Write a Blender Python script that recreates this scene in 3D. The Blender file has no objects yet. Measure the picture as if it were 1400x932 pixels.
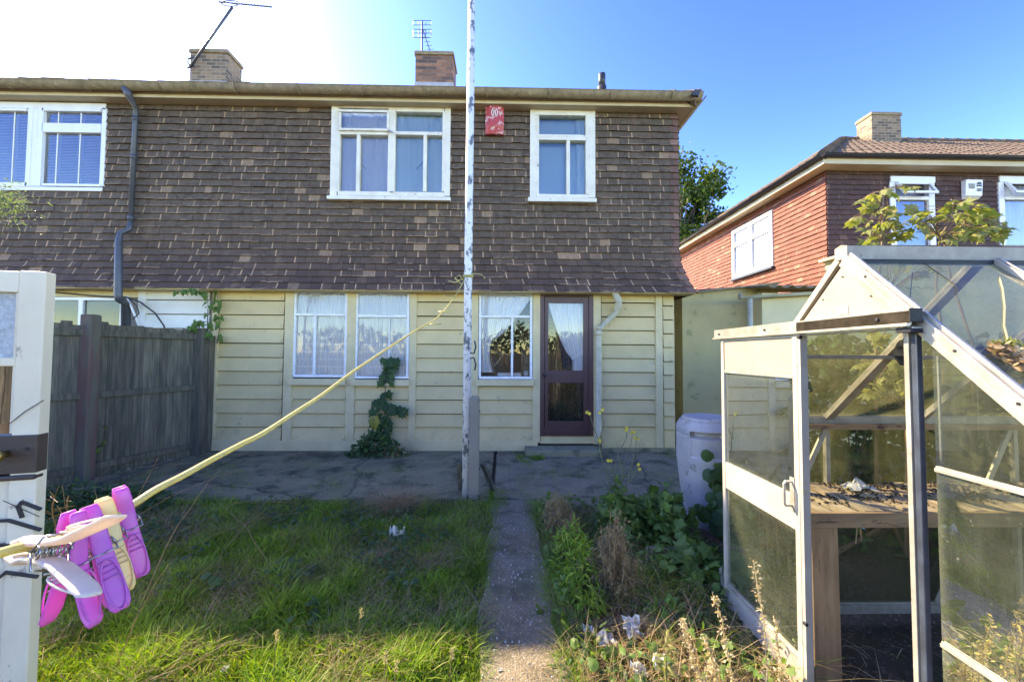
import bpy, bmesh, math, random
import numpy as np
from mathutils import Vector, Matrix, noise
random.seed(7); np.random.seed(7)
sc = bpy.context.scene
COL = sc.collection
R = math.radians
# ------------------------------------------------------------------ camera model
F = 520.0; CAMZ = 1.5
yaw = math.atan(10/F); pit = math.atan(18/F); roll = 0.0055
fw = Vector((math.sin(yaw)*math.cos(pit), math.cos(yaw)*math.cos(pit), math.sin(pit)))
rt = fw.cross(Vector((0, 0, 1))).normalized(); up = rt.cross(fw)
rt2 = rt*math.cos(roll) + up*math.sin(roll)      # content turns clockwise
up2 = up*math.cos(roll) - rt*math.sin(roll)
rt, up = rt2, up2
CAM = Vector((0, 0, CAMZ))
def ray(px, py):
    return (fw + rt*((px-700)/F) - up*((py-466)/F))
def at(px, py, Y):
    d = ray(px, py); return CAM + d*(Y/d.y)
def gnd(px, py, z=0.0):
    d = ray(px, py); return CAM + d*((z-CAMZ)/d.z)
def pr(x0, y0, x1, y1, Y):
    xm, ym = (x0+x1)/2, (y0+y1)/2
    return at(x0, ym, Y).x, at(x1, ym, Y).x, at(xm, y1, Y).z, at(xm, y0, Y).z
cd = bpy.data.cameras.new('camera'); cam = bpy.data.objects.new('camera', cd); COL.objects.link(cam)
m3 = Matrix((rt, up, -fw)).transposed()
cam.matrix_world = Matrix.Translation(CAM) @ m3.to_4x4()
cd.sensor_width = 36; cd.lens = F/1400*36; cd.clip_start = 0.02; cd.clip_end = 2000
sc.camera = cam
# ------------------------------------------------------------------ sun, sky, view
sdir = Vector((-1.646, 1.0, 1.54)).normalized()
el = math.asin(sdir.z); az = math.atan2(sdir.x, sdir.y)
w = bpy.data.worlds.new('World'); sc.world = w; w.use_nodes = True
nt = w.node_tree; bg = nt.nodes['Background']
sk = nt.nodes.new('ShaderNodeTexSky'); sk.sky_type = 'NISHITA'; sk.sun_disc = False
sk.sun_elevation = el; sk.sun_rotation = az % (2*math.pi); sk.air_density = 1.0; sk.dust_density = 0.45; sk.ozone_density = 2.2; sk.altitude = 300
hs_ = nt.nodes.new('ShaderNodeHueSaturation'); hs_.inputs['Hue'].default_value = .514; hs_.inputs['Saturation'].default_value = 1.2; hs_.inputs['Value'].default_value = 1.0
nt.links.new(sk.outputs[0], hs_.inputs['Color']); gm_ = nt.nodes.new('ShaderNodeGamma'); gm_.inputs[1].default_value = 1.7; nt.links.new(hs_.outputs[0], gm_.inputs[0]); nt.links.new(gm_.outputs[0], bg.inputs[0]); bg.inputs[1].default_value = 0.10
ld = bpy.data.lights.new('sun', 'SUN'); ld.energy = 4.6; ld.angle = R(0.55); ld.color = (1, .93, .83)
lo = bpy.data.objects.new('sun', ld); COL.objects.link(lo)
lo.rotation_euler = (-sdir).to_track_quat('-Z', 'Y').to_euler(); lo.location = (-6, 4, 9)
sc.view_settings.view_transform = 'Standard'; sc.view_settings.look = 'None'
sc.view_settings.exposure = 1.84; sc.view_settings.gamma = 1.0
sc.view_settings.use_white_balance = True; sc.view_settings.white_balance_temperature = 9300; sc.view_settings.white_balance_tint = 10
try: sc.view_settings.use_curve_mapping = False
except Exception: pass
sc.cycles.max_bounces = 8; sc.cycles.transparent_max_bounces = 24
sc.cycles.diffuse_bounces = 4; sc.cycles.glossy_bounces = 3; sc.cycles.transmission_bounces = 4
sc.cycles.sample_clamp_indirect = 6; sc.cycles.use_denoising = True
# ------------------------------------------------------------------ mesh builder
class MB:
    def __init__(s): s.v = []; s.f = []; s.uv = None; s.mi = []
    def quad(s, a, b, c, d, m=0):
        n = len(s.v); s.v += [tuple(a), tuple(b), tuple(c), tuple(d)]; s.f.append((n, n+1, n+2, n+3)); s.mi.append(m)
    def hexa(s, p, m=0):
        n = len(s.v); s.v += [tuple(q) for q in p]
        for f in ((0,3,2,1),(4,5,6,7),(0,1,5,4),(1,2,6,5),(2,3,7,6),(3,0,4,7)):
            s.f.append(tuple(n+i for i in f)); s.mi.append(m)
    def box(s, x0, x1, y0, y1, z0, z1, m=0):
        s.hexa([(x0,y0,z0),(x1,y0,z0),(x1,y1,z0),(x0,y1,z0),(x0,y0,z1),(x1,y0,z1),(x1,y1,z1),(x0,y1,z1)], m)
    def pbox(s, px, Y, dy, m=0):              # front rectangle given as seen, real box dy deep
        x0, x1, z0, z1 = pr(*px, Y); s.box(x0, x1, Y, Y+dy, z0, z1, m)
    def bar(s, a, b, w, h, upv=(0,0,1), m=0):
        a, b = Vector(a), Vector(b); d = (b-a).normalized(); u = Vector(upv)
        sd = d.cross(u)
        if sd.length < 1e-4: sd = d.cross(Vector((1,0,0)))
        sd.normalize(); u = sd.cross(d)
        o = [(-1,-1),(1,-1),(1,1),(-1,1)]
        s.hexa([a+sd*(w/2*i)+u*(h/2*j) for i, j in o] + [b+sd*(w/2*i)+u*(h/2*j) for i, j in o], m)
    def tube(s, pts, r, n=8, m=0, cap=True):
        pts = [Vector(p) for p in pts]; k = len(pts)
        rs = r if isinstance(r, (list, tuple)) else [r]*k
        base = len(s.v); prev = None
        for i, p in enumerate(pts):
            t = (pts[min(i+1, k-1)] - pts[max(i-1, 0)])
            if t.length < 1e-9: t = Vector((0,0,1))
            t.normalize()
            if prev is None:
                a = t.cross(Vector((0,0,1)))
                if a.length < .05: a = t.cross(Vector((1,0,0)))
            else: a = prev - t*prev.dot(t)
            a.normalize(); prev = a; b = t.cross(a)
            for j in range(n):
                q = 2*math.pi*j/n; s.v.append(tuple(p + (a*math.cos(q)+b*math.sin(q))*rs[i]))
        for i in range(k-1):
            for j in range(n):
                s.f.append((base+i*n+j, base+i*n+(j+1)%n, base+(i+1)*n+(j+1)%n, base+(i+1)*n+j)); s.mi.append(m)
        if cap and n > 2:
            s.f.append(tuple(base+j for j in range(n))[::-1]); s.mi.append(m)
            s.f.append(tuple(base+(k-1)*n+j for j in range(n))); s.mi.append(m)
    def poly(s, pts, m=0):
        n = len(s.v); s.v += [tuple(p) for p in pts]; s.f.append(tuple(range(n, n+len(pts)))); s.mi.append(m)
    def prism(s, pts, ext, m=0):              # polygon extruded by vector ext
        e = Vector(ext); n = len(s.v); k = len(pts)
        s.v += [tuple(p) for p in pts] + [tuple(Vector(p)+e) for p in pts]
        s.f.append(tuple(range(n, n+k))[::-1]); s.mi.append(m)
        s.f.append(tuple(range(n+k, n+2*k))); s.mi.append(m)
        for i in range(k):
            j = (i+1) % k; s.f.append((n+i, n+j, n+k+j, n+k+i)); s.mi.append(m)
    def build(s, name, mats, parent=None, smooth=False, bevel=0, auto=None):
        off = wloc(parent) if parent else Vector((0,0,0))
        me = bpy.data.meshes.new(name)
        vv = [(a-off.x, b-off.y, c-off.z) for a, b, c in s.v] if off.length > 0 else s.v
        me.from_pydata(vv, [], s.f)
        if not isinstance(mats, (list, tuple)): mats = [mats]
        for m in mats: me.materials.append(m)
        if len(mats) > 1: me.polygons.foreach_set('material_index', s.mi)
        if s.uv:
            ul = me.uv_layers.new(name='UVMap'); ul.data.foreach_set('uv', [c for uv in s.uv for c in uv])
        if smooth: me.polygons.foreach_set('use_smooth', [True]*len(me.polygons))
        me.update()
        o = bpy.data.objects.new(name, me); COL.objects.link(o)
        if parent: o.parent = parent
        if bevel:
            b = o.modifiers.new('bevel', 'BEVEL'); b.width = bevel; b.segments = 2; b.limit_method = 'ANGLE'; b.angle_limit = R(40)
        return o
def wloc(o):
    v = Vector((0,0,0))
    while o: v += o.location; o = o.parent
    return v
def tag(o, label=None, cat=None, group=None, kind=None):
    if label: o['label'] = label
    if cat: o['category'] = cat
    if group: o['group'] = group
    if kind: o['kind'] = kind
    return o
def thing(name, loc, label, cat, group=None):
    o = bpy.data.objects.new(name, None); COL.objects.link(o); o.location = loc; o.empty_display_size = .1
    return tag(o, label, cat, group)
def struct(o): o['kind'] = 'structure'; return o
# ------------------------------------------------------------------ materials
def newmat(name):
    m = bpy.data.materials.new(name); m.use_nodes = True
    return m, m.node_tree, m.node_tree.nodes['Principled BSDF']
def N(t, kind, **kw):
    n = t.nodes.new('ShaderNode'+kind)
    for k, v in kw.items(): setattr(n, k, v)
    return n
def ramp(t, fac, stops):
    r = N(t, 'ValToRGB'); el_ = r.color_ramp.elements
    while len(el_) < len(stops): el_.new(.5)
    for e, (p, c) in zip(el_, stops):
        e.position = p; e.color = (c[0], c[1], c[2], 1) if isinstance(c, (tuple, list)) else (c, c, c, 1)
    t.links.new(fac, r.inputs[0]); return r.outputs[0]
def coords(t, scale=(1,1,1), kind='Object'):
    c = N(t, 'TexCoord'); mp = N(t, 'Mapping'); mp.inputs['Scale'].default_value = scale
    t.links.new(c.outputs[kind], mp.inputs[0]); return mp.outputs[0]
def noise_(t, vec, scale, detail=4, rough=.6, out='Fac'):
    n = N(t, 'TexNoise'); n.inputs['Scale'].default_value = scale; n.inputs['Detail'].default_value = detail
    n.inputs['Roughness'].default_value = rough
    if vec is not None: t.links.new(vec, n.inputs['Vector'])
    return n.outputs[out]
def mixc(t, fac, a, b, mode='MIX'):
    m = N(t, 'Mix', data_type='RGBA', blend_type=mode)
    for i, x in ((0, fac), (6, a), (7, b)):
        if isinstance(x, (int, float)): m.inputs[i].default_value = x
        elif isinstance(x, tuple): m.inputs[i].default_value = (*x[:3], 1)
        else: t.links.new(x, m.inputs[i])
    return m.outputs[2]
def math_(t, op, a, b=0.0):
    m = N(t, 'Math', operation=op)
    for i, x in ((0, a), (1, b)):
        if isinstance(x, (int, float)): m.inputs[i].default_value = x
        else: t.links.new(x, m.inputs[i])
    return m.outputs[0]
def bump(t, bs, h, strength=.4, dist=.01):
    b = N(t, 'Bump'); b.inputs['Strength'].default_value = strength; b.inputs['Distance'].default_value = dist
    t.links.new(h, b.inputs['Height']); t.links.new(b.outputs[0], bs.inputs['Normal'])
def mat(name, c1, c2=None, scale=6, rough=.7, bmp=.2, bscale=None, metal=0, stretch=(1,1,1), spots=None, lo_=.35, hi_=.65, bdist=.004, spec=.5, rnd=0):
    m, t, b = newmat(name); v = coords(t, stretch)
    c2 = c2 or tuple(x*.75 for x in c1)
    col = ramp(t, noise_(t, v, scale), [(lo_, c1), (hi_, c2)])
    if spots:
        sc_, thr, scol = spots
        f = ramp(t, noise_(t, v, sc_, 6, .7), [(thr, 0.0), (thr+.04, 1.0)])
        col = mixc(t, f, col, scol)
    if rnd:
        g = N(t, 'NewGeometry'); f = math_(t, 'MULTIPLY_ADD', g.outputs['Random Per Island'], 2*rnd); f.node.inputs[2].default_value = 1-rnd
        hs = N(t, 'HueSaturation'); t.links.new(col, hs.inputs['Color']); t.links.new(f, hs.inputs['Value']); col = hs.outputs[0]
    t.links.new(col, b.inputs['Base Color'])
    b.inputs['Roughness'].default_value = rough; b.inputs['Metallic'].default_value = metal; b.inputs['Specular IOR Level'].default_value = spec
    if bmp: bump(t, b, noise_(t, v, bscale or scale*6, 6, .7), bmp, bdist)
    return m
def leafmat(name, cols, trans=.35, rough=.5, vary=.35):
    m, t, b = newmat(name)
    g = N(t, 'NewGeometry'); c = ramp(t, g.outputs['Random Per Island'], [(i/(len(cols)-1), c_) for i, c_ in enumerate(cols)])
    v = coords(t); n = noise_(t, v, 3, 2); f = math_(t, 'MULTIPLY_ADD', n, 2*vary); f.node.inputs[2].default_value = 1-vary
    hs = N(t, 'HueSaturation'); t.links.new(c, hs.inputs['Color']); t.links.new(f, hs.inputs['Value'])
    t.links.new(hs.outputs[0], b.inputs['Base Color']); b.inputs['Roughness'].default_value = rough
    b.inputs['Specular IOR Level'].default_value = .2
    tr = N(t, 'BsdfTranslucent'); gm = mixc(t, 1.0, hs.outputs[0], (1.5, 1.6, .6), 'MULTIPLY'); t.links.new(gm, tr.inputs[0])
    mx = N(t, 'MixShader'); mx.inputs[0].default_value = trans
    t.links.new(b.outputs[0], mx.inputs[1]); t.links.new(tr.outputs[0], mx.inputs[2])
    t.links.new(mx.outputs[0], t.nodes['Material Output'].inputs[0]); return m
def glassmat(name, tint=(.95,.97,.97), ior=1.7, dirt=None, rough=.01):
    m, t, b = newmat(name); t.nodes.remove(b)
    tr = N(t, 'BsdfTransparent'); tr.inputs[0].default_value = (*tint, 1)
    gl = N(t, 'BsdfGlossy'); gl.inputs['Roughness'].default_value = rough
    fr = N(t, 'Fresnel'); fr.inputs[0].default_value = ior
    v = coords(t); bp = N(t, 'Bump'); bp.inputs['Strength'].default_value = .06; bp.inputs['Distance'].default_value = .02
    t.links.new(noise_(t, v, 2.5, 1), bp.inputs['Height']); t.links.new(bp.outputs[0], gl.inputs['Normal'])
    mx = N(t, 'MixShader'); t.links.new(fr.outputs[0], mx.inputs[0]); t.links.new(tr.outputs[0], mx.inputs[1]); t.links.new(gl.outputs[0], mx.inputs[2])
    out = mx.outputs[0]
    if dirt:
        dcol, base, spk = dirt
        df = N(t, 'BsdfDiffuse'); tl = N(t, 'BsdfTranslucent'); a = N(t, 'MixShader'); a.inputs[0].default_value = .5
        df.inputs[0].default_value = (*dcol, 1); tl.inputs[0].default_value = (*dcol, 1)
        t.links.new(df.outputs[0], a.inputs[1]); t.links.new(tl.outputs[0], a.inputs[2])
        n1 = ramp(t, noise_(t, v, 2.2, 7, .65), [(.3, base*.35), (.72, base*1.9)])
        n2 = ramp(t, noise_(t, v, 48, 5, .75), [(.64, 0.0), (.69, spk)])
        vs = coords(t, (14, 14, 1.2)); n3 = ramp(t, noise_(t, vs, 4, 6, .7), [(.5, 0.0), (.75, base*.8)])
        uvn = N(t, 'TexCoord').outputs['UV']; su = N(t, 'SeparateXYZ'); t.links.new(uvn, su.inputs[0])
        ed = None
        for o_ in (0, 1):
            e_ = math_(t, 'MINIMUM', su.outputs[o_], math_(t, 'SUBTRACT', 1.0, su.outputs[o_])); ed = e_ if ed is None else math_(t, 'MINIMUM', ed, e_)
        en = ramp(t, math_(t, 'ADD', ed, math_(t, 'MULTIPLY', noise_(t, v, 9, 6, .7), .16)), [(.06, .4), (.14, 0.0)])
        n3 = math_(t, 'ADD', n3, en)
        s_ = math_(t, 'ADD', math_(t, 'ADD', n1, n2), n3); s_.node.use_clamp = True
        m2 = N(t, 'MixShader'); t.links.new(s_, m2.inputs[0]); t.links.new(out, m2.inputs[1]); t.links.new(a.outputs[0], m2.inputs[2]); out = m2.outputs[0]
    t.links.new(out, t.nodes['Material Output'].inputs[0]); return m
def tilemat(name, dark, dark2, light, lightfrac, scuff, moss=None):
    m, t, b = newmat(name)
    g = N(t, 'NewGeometry'); rnd = g.outputs['Random Per Island']
    base = ramp(t, rnd, [(0, dark), (.55, dark2), (1-lightfrac, dark), (1-lightfrac+.01, light), (1, light)])
    v = coords(t); n = noise_(t, v, 30, 6, .7); base = mixc(t, ramp(t, n, [(.35, .0), (.75, .55)]), base, tuple(x*.55 for x in dark))
    uv = N(t, 'TexCoord').outputs['UV']; sp = N(t, 'SeparateXYZ'); t.links.new(uv, sp.inputs[0])
    # scuffs of paler clay at some tile corners
    r2 = N(t, 'TexWhiteNoise', noise_dimensions='1D'); t.links.new(rnd, r2.inputs['W'])
    e = math_(t, 'MULTIPLY', math_(t, 'LESS_THAN', math_(t, 'ADD', sp.outputs[0], math_(t, 'MULTIPLY', n, .16)), .2),
              math_(t, 'GREATER_THAN', r2.outputs[0], 1-scuff))
    e = math_(t, 'MULTIPLY', e, math_(t, 'LESS_THAN', sp.outputs[1], .9))
    top = math_(t, 'MULTIPLY', math_(t, 'LESS_THAN', math_(t, 'ADD', sp.outputs[1], math_(t, 'MULTIPLY', n, .7)), .52), math_(t, 'GREATER_THAN', noise_(t, v, 2.3, 3), .56))
    base = mixc(t, math_(t, 'MULTIPLY', top, .55), base, light)
    base = mixc(t, math_(t, 'MULTIPLY', e, .85), base, tuple(min(1, x*1.35) for x in light))
    base = mixc(t, ramp(t, noise_(t, v, 95, 4, .7), [(.72, 0.0), (.76, .8)]), base, (.42, .4, .36))
    st = ramp(t, noise_(t, coords(t, (2.2, 2.2, .5)), 1.4, 6, .65), [(.42, 0.0), (.7, .45)])
    base = mixc(t, st, base, tuple(x*.6 for x in dark)); base = mixc(t, ramp(t, noise_(t, coords(t, (3, 3, .7)), 2.3, 7, .7), [(.56, 0.0), (.74, .35)]), base, light)
    if moss:
        z0, z1, mc = moss
        pos = N(t, 'SeparateXYZ'); t.links.new(N(t, 'NewGeometry').outputs['Position'], pos.inputs[0])
        mr = N(t, 'MapRange'); mr.inputs[1].default_value = z0; mr.inputs[2].default_value = z1; mr.inputs[3].default_value = 1; mr.inputs[4].default_value = 0
        t.links.new(pos.outputs[2], mr.inputs[0])
        f = math_(t, 'MULTIPLY', mr.outputs[0], ramp(t, noise_(t, v, 14, 5, .7), [(.4, .1), (.68, .8)]))
        base = mixc(t, f, base, mc)
    t.links.new(base, b.inputs['Base Color']); b.inputs['Roughness'].default_value = .85
    bump(t, b, noise_(t, v, 60, 6, .7), .5, .004)
    return m
def concmat(name, c1, c2, peb, stain=None, pscale=90, dens=.5, crack=0):
    m, t, b = newmat(name); v = coords(t)
    base = ramp(t, noise_(t, v, 3, 6, .6), [(.3, c1), (.7, c2)])
    vo = N(t, 'TexVoronoi'); vo.inputs['Scale'].default_value = pscale; t.links.new(v, vo.inputs['Vector'])
    sp = N(t, 'SeparateColor'); t.links.new(vo.outputs['Color'], sp.inputs[0])
    f = math_(t, 'MULTIPLY', math_(t, 'LESS_THAN', vo.outputs['Distance'], .42), math_(t, 'GREATER_THAN', sp.outputs[0], 1-dens))
    pc = ramp(t, sp.outputs[1], [(0, tuple(x*.45 for x in peb)), (.6, tuple(x*.8 for x in peb)), (1, peb)])
    base = mixc(t, math_(t, 'MULTIPLY', f, .75), base, pc)
    if stain:
        scol, ssc, thr, amt = stain
        base = mixc(t, ramp(t, noise_(t, v, ssc, 7, .7), [(thr, 0.0), (thr+.12, amt)]), base, scol)
    if crack:
        wv = mixc(t, .22, v, noise_(t, v, 3.5, 5, .65, 'Color')); vc = N(t, 'TexVoronoi', feature='DISTANCE_TO_EDGE'); vc.inputs['Scale'].default_value = crack; t.links.new(wv, vc.inputs['Vector'])
        base = mixc(t, ramp(t, vc.outputs['Distance'], [(.002, .65), (.009, 0.0)]), base, (.03, .028, .018))
    t.links.new(base, b.inputs['Base Color']); b.inputs['Roughness'].default_value = .9; b.inputs['Specular IOR Level'].default_value = .3
    h = math_(t, 'ADD', math_(t, 'MULTIPLY', vo.outputs['Distance'], -.6), noise_(t, v, 25, 7, .75))
    bump(t, b, h, .8, .008); return m
def brickmat(name, c1, c2, mortar, axis='xz', sx=1.0):
    m, t, b = newmat(name)
    g = N(t, 'TexCoord'); s_ = N(t, 'SeparateXYZ'); t.links.new(g.outputs['Object'], s_.inputs[0])
    cb = N(t, 'CombineXYZ'); t.links.new(math_(t, 'ADD', s_.outputs[0], s_.outputs[1]), cb.inputs[0]); t.links.new(s_.outputs[2], cb.inputs[1])
    br = N(t, 'TexBrick'); br.inputs['Scale'].default_value = 1; br.inputs['Brick Width'].default_value = .235; br.inputs['Row Height'].default_value = .085
    br.inputs['Mortar Size'].default_value = .009; br.inputs['Bias'].default_value = -.1; br.inputs['Color1'].default_value = (*c1, 1); br.inputs['Color2'].default_value = (*c2, 1); br.inputs['Mortar'].default_value = (*mortar, 1)
    t.links.new(cb.outputs[0], br.inputs['Vector'])
    n = noise_(t, g.outputs['Object'], 9, 5); col = mixc(t, ramp(t, n, [(.5, 0.0), (.75, .35)]), br.outputs['Color'], (.06, .05, .045))
    t.links.new(col, b.inputs['Base Color']); b.inputs['Roughness'].default_value = .9
    bump(t, b, math_(t, 'SUBTRACT', 1.0, br.outputs['Fac']), .7, .006); return m

M = {}
M['white'] = mat('white_paint', (.72,.71,.66), (.6,.58,.52), 9, .5, .15, spots=(22, .66, (.25,.22,.18)))
M['white_worn'] = mat('white_paint_worn', (.74,.71,.62), (.64,.59,.47), 5, .55, .4, spots=(11, .63, (.36,.29,.2)))
M['upvc'] = mat('white_plastic', (.78,.79,.8), (.72,.72,.72), 4, .3, 0)
M['steelwin'] = mat('white_metal_paint', (.78,.79,.76), (.66,.66,.62), 12, .45, .1, spots=(35, .68, (.3,.25,.2)))
M['cream'] = mat('cream_boards', (.63,.475,.225), (.54,.41,.19), 2.2, .65, .12, 20, spots=(7, .64, (.33,.27,.15)), rnd=.06)
def splash(mt, z0, z1, col, amt=.75):
    t = mt.node_tree; b = t.nodes['Principled BSDF']; src = b.inputs['Base Color'].links[0].from_socket
    v = coords(t, (1,1,1)); sp = N(t, 'SeparateXYZ'); t.links.new(N(t, 'NewGeometry').outputs['Position'], sp.inputs[0])
    mr = N(t, 'MapRange'); mr.inputs[1].default_value = z0; mr.inputs[2].default_value = z1; mr.inputs[3].default_value = .5; mr.inputs[4].default_value = 0
    t.links.new(sp.outputs[2], mr.inputs[0]); n = noise_(t, v, 5, 7, .72)
    f = ramp(t, math_(t, 'ADD', n, math_(t, 'MULTIPLY', mr.outputs[0], .5)), [(.68, 0.0), (.85, amt)])
    vs = coords(t, (60, 60, 60)); sc2 = ramp(t, noise_(t, coords(t, (3, 3, 26)), 4, 5, .7), [(.66, 0.0), (.72, .35)])
    t.links.new(mixc(t, sc2, mixc(t, f, src, col), tuple(x*1.3 for x in col)), b.inputs['Base Color'])
splash(M['cream'], 0, .8, (.28,.225,.12), .5)
M['creamtrim'] = mat('cream_trim', (.62,.5,.27), (.54,.43,.225), 5, .6, .12, 30, spots=(18, .67, (.3,.26,.17)))
M['soffit'] = mat('soffit_paint', (.56,.47,.31), (.49,.41,.26), 4, .7, .1, spots=(16, .66, (.35,.3,.22)))
M['palecream'] = mat('white_boards', (.72,.69,.58), (.64,.62,.52), 3, .6, .1, rnd=.04)
M['plum'] = mat('plum_paint', (.1,.038,.032), (.078,.03,.025), 14, .42, .15, spots=(26, .7, (.3,.22,.2)))
M['gutter'] = mat('mossy_gutter', (.32,.24,.14), (.2,.15,.085), 12, .9, .6, 60, spots=(28, .6, (.42,.36,.23)), bdist=.006)
M['blackplastic'] = mat('black_plastic', (.025,.025,.028), (.035,.035,.035), 5, .45, .05)
M['greypipe'] = mat('grey_pipe', (.075,.08,.09), (.055,.06,.07), 8, .45, .1)
M['creampipe'] = mat('cream_pipe', (.5,.46,.32), (.38,.35,.24), 9, .6, .2, spots=(20, .64, (.2,.19,.12)))
M['tile'] = tilemat('dark_wall_tiles', (.072,.038,.027), (.13,.07,.045), (.4,.24,.14), 0.035, .36, (3.6, 2.4, (.13,.11,.07)))
M['cornertile'] = tilemat('reddish_corner_tiles', (.15,.075,.055), (.22,.11,.075), (.3,.17,.12), .1, .1)
M['redtile'] = tilemat('red_wall_tiles', (.21,.066,.04), (.27,.09,.055), (.33,.165,.1), .06, .05)
M['browntile'] = tilemat('brown_wall_tiles', (.075,.036,.032), (.1,.048,.038), (.17,.09,.065), .06, .15)
M['roof'] = mat('concrete_roof_tile', (.16,.11,.072), (.09,.066,.045), 8, .9, .5, 50, spots=(14, .62, (.2,.17,.1)), rnd=.2, bdist=.006)
M['brick'] = brickmat('chimney_brick_red', (.36,.16,.085), (.07,.045,.04), (.16,.14,.12))
M['brick2'] = brickmat('chimney_brick_buff', (.32,.2,.11), (.09,.065,.045), (.3,.27,.21))
M['lead'] = mat('lead_flashing', (.42,.42,.42), (.33,.33,.33), 6, .5, .2)
M['render'] = mat('olive_render', (.54,.43,.2), (.44,.35,.16), 1.6, .85, .8, 40, spots=(3.2, .58, (.3,.27,.12)), bdist=.005)
M['render2'] = mat('cream_render', (.66,.55,.3), (.58,.48,.26), 3, .85, .3, 70)
M['gapwall'] = mat('grey_render', (.17,.17,.14), (.12,.12,.1), 3, .9, .3)
M['inner'] = mat('room_plaster', (.3,.27,.23), (.25,.22,.19), 2, .9, 0)
M['innerdark'] = mat('room_shadow_paint', (.12,.12,.12), None, 2, .9, 0)
M['wood_old'] = mat('weathered_fence_wood', (.14,.12,.08), (.06,.053,.04), 3, .9, .6, 14, stretch=(9,9,.9), spots=(6, .58, (.06,.08,.035)), rnd=.28, bdist=.006)
M['wood_red'] = mat('post_wood_red_stain', (.13,.07,.055), (.11,.1,.07), 1.2, .9, .5, 14, stretch=(6,6,1), lo_=.45, hi_=.55)
M['wood_bench'] = mat('dry_bench_wood', (.5,.38,.24), (.26,.19,.12), 3, .8, .5, 16, stretch=(6,1.2,6), spots=(9, .6, (.11,.08,.055)), rnd=.2)
M['wood_rail'] = mat('stained_rail_wood', (.4,.25,.12), (.24,.14,.07), 3, .8, .4, 16, stretch=(1.2,6,6), spots=(5, .6, (.1,.055,.035)))
M['wood_post'] = mat('rough_post_wood', (.5,.3,.14), (.3,.165,.075), 3, .85, .7, 14, stretch=(7,7,1), spots=(12, .63, (.12,.08,.05)))
M['alu'] = mat('aluminium_bars', (.45,.42,.35), (.3,.27,.21), 10, .42, .15, 60, metal=.4, spots=(24, .62, (.3,.27,.2)))
M['alupanel'] = mat('aluminium_panel', (.41,.375,.3), (.34,.305,.24), 5, .55, .1, metal=.1, spots=(12, .62, (.36,.31,.22)))
M['alucap'] = mat('dusty_aluminium_ridge', (.42,.36,.26), (.32,.27,.2), 18, .7, .2, metal=.15, spots=(12, .66, (.16,.15,.11)))
M['rubber'] = mat('black_rubber', (.014,.013,.012), (.02,.022,.028), 9, .6, .1, spec=.25)
M['pvcpanel'] = mat('white_plastic_panel', (.35,.285,.2), (.31,.25,.17), 6, .6, .05, spots=(25, .7, (.45,.36,.26)))
M['trackdark'] = mat('dark_track_channel', (.02,.016,.011), (.045,.036,.025), 14, .9, .2, spec=.05)
M['rubberblue'] = mat('blue_grey_seal', (.05,.065,.085), (.03,.035,.045), 14, .3, .2)
M['ghglass'] = glassmat('dirty_greenhouse_glass', (.86,.91,.87), 1.5, ((.21,.225,.15), .17, 1.0))
M['ghalgae'] = glassmat('algae_greenhouse_glass', (.8,.84,.72), 1.5, ((.15,.155,.075), .34, .4))
M['ghroof'] = glassmat('greenhouse_roof_glass', (.84,.9,.88), 1.6, ((.36,.4,.27), .22, .6))
M['glass'] = glassmat('window_glass', (1,1,1), 1.7)
M['frost'] = mat('frosted_glass', (.62,.64,.6), (.4,.42,.4), 60, .3, 1.0, 70, bdist=.01)
M['glassup'] = glassmat('upper_window_glass', (.95,.97,.98), 2.5)
M['darkglass'] = glassmat('dark_shed_glass', (.3,.32,.36), 1.6)
M['bluebin'] = mat('grey_blue_plastic', (.36,.345,.33), (.29,.28,.27), 5, .6, .2, 60, spots=(7, .6, (.2,.19,.17)))
M['concpost'] = concmat('concrete_post', (.3,.27,.2), (.24,.22,.16), (.42,.38,.3), ((.13,.13,.09), 9, .58, .5), 220, .6)
M['pole'] = mat('flaking_white_paint', (.66,.66,.62), (.6,.6,.58), 9, .5, .3, spots=(16, .53, (.13,.14,.15)), stretch=(1,1,.6))
M['path'] = concmat('path_concrete', (.23,.19,.12), (.16,.135,.085), (.55,.46,.34), ((.075,.07,.04), 3.2, .5, .8), 95, .3, .6)
M['patio'] = concmat('patio_concrete', (.30,.245,.13), (.16,.135,.07), (.42,.36,.22), ((.05,.055,.028), 2.6, .5, .8), 70, .4, .5)
M['patio2'] = concmat('brown_patio_concrete', (.28,.22,.13), (.19,.15,.09), (.42,.36,.24), ((.06,.06,.034), 2.4, .5, .8), 60, .4, .55)
M['step'] = concmat('step_concrete', (.3,.26,.15), (.2,.18,.1), (.4,.36,.24), ((.08,.09,.05), 6, .5, .7), 120, .4)
M['soil'] = concmat('dark_soil', (.085,.058,.036), (.045,.032,.021), (.2,.15,.1), ((.035,.045,.016), 2.5, .5, .7), 55, .4)
M['groove_shade'] = mat('dark_groove_shade', (.05,.04,.025), None, 3, .9, 0)
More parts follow.
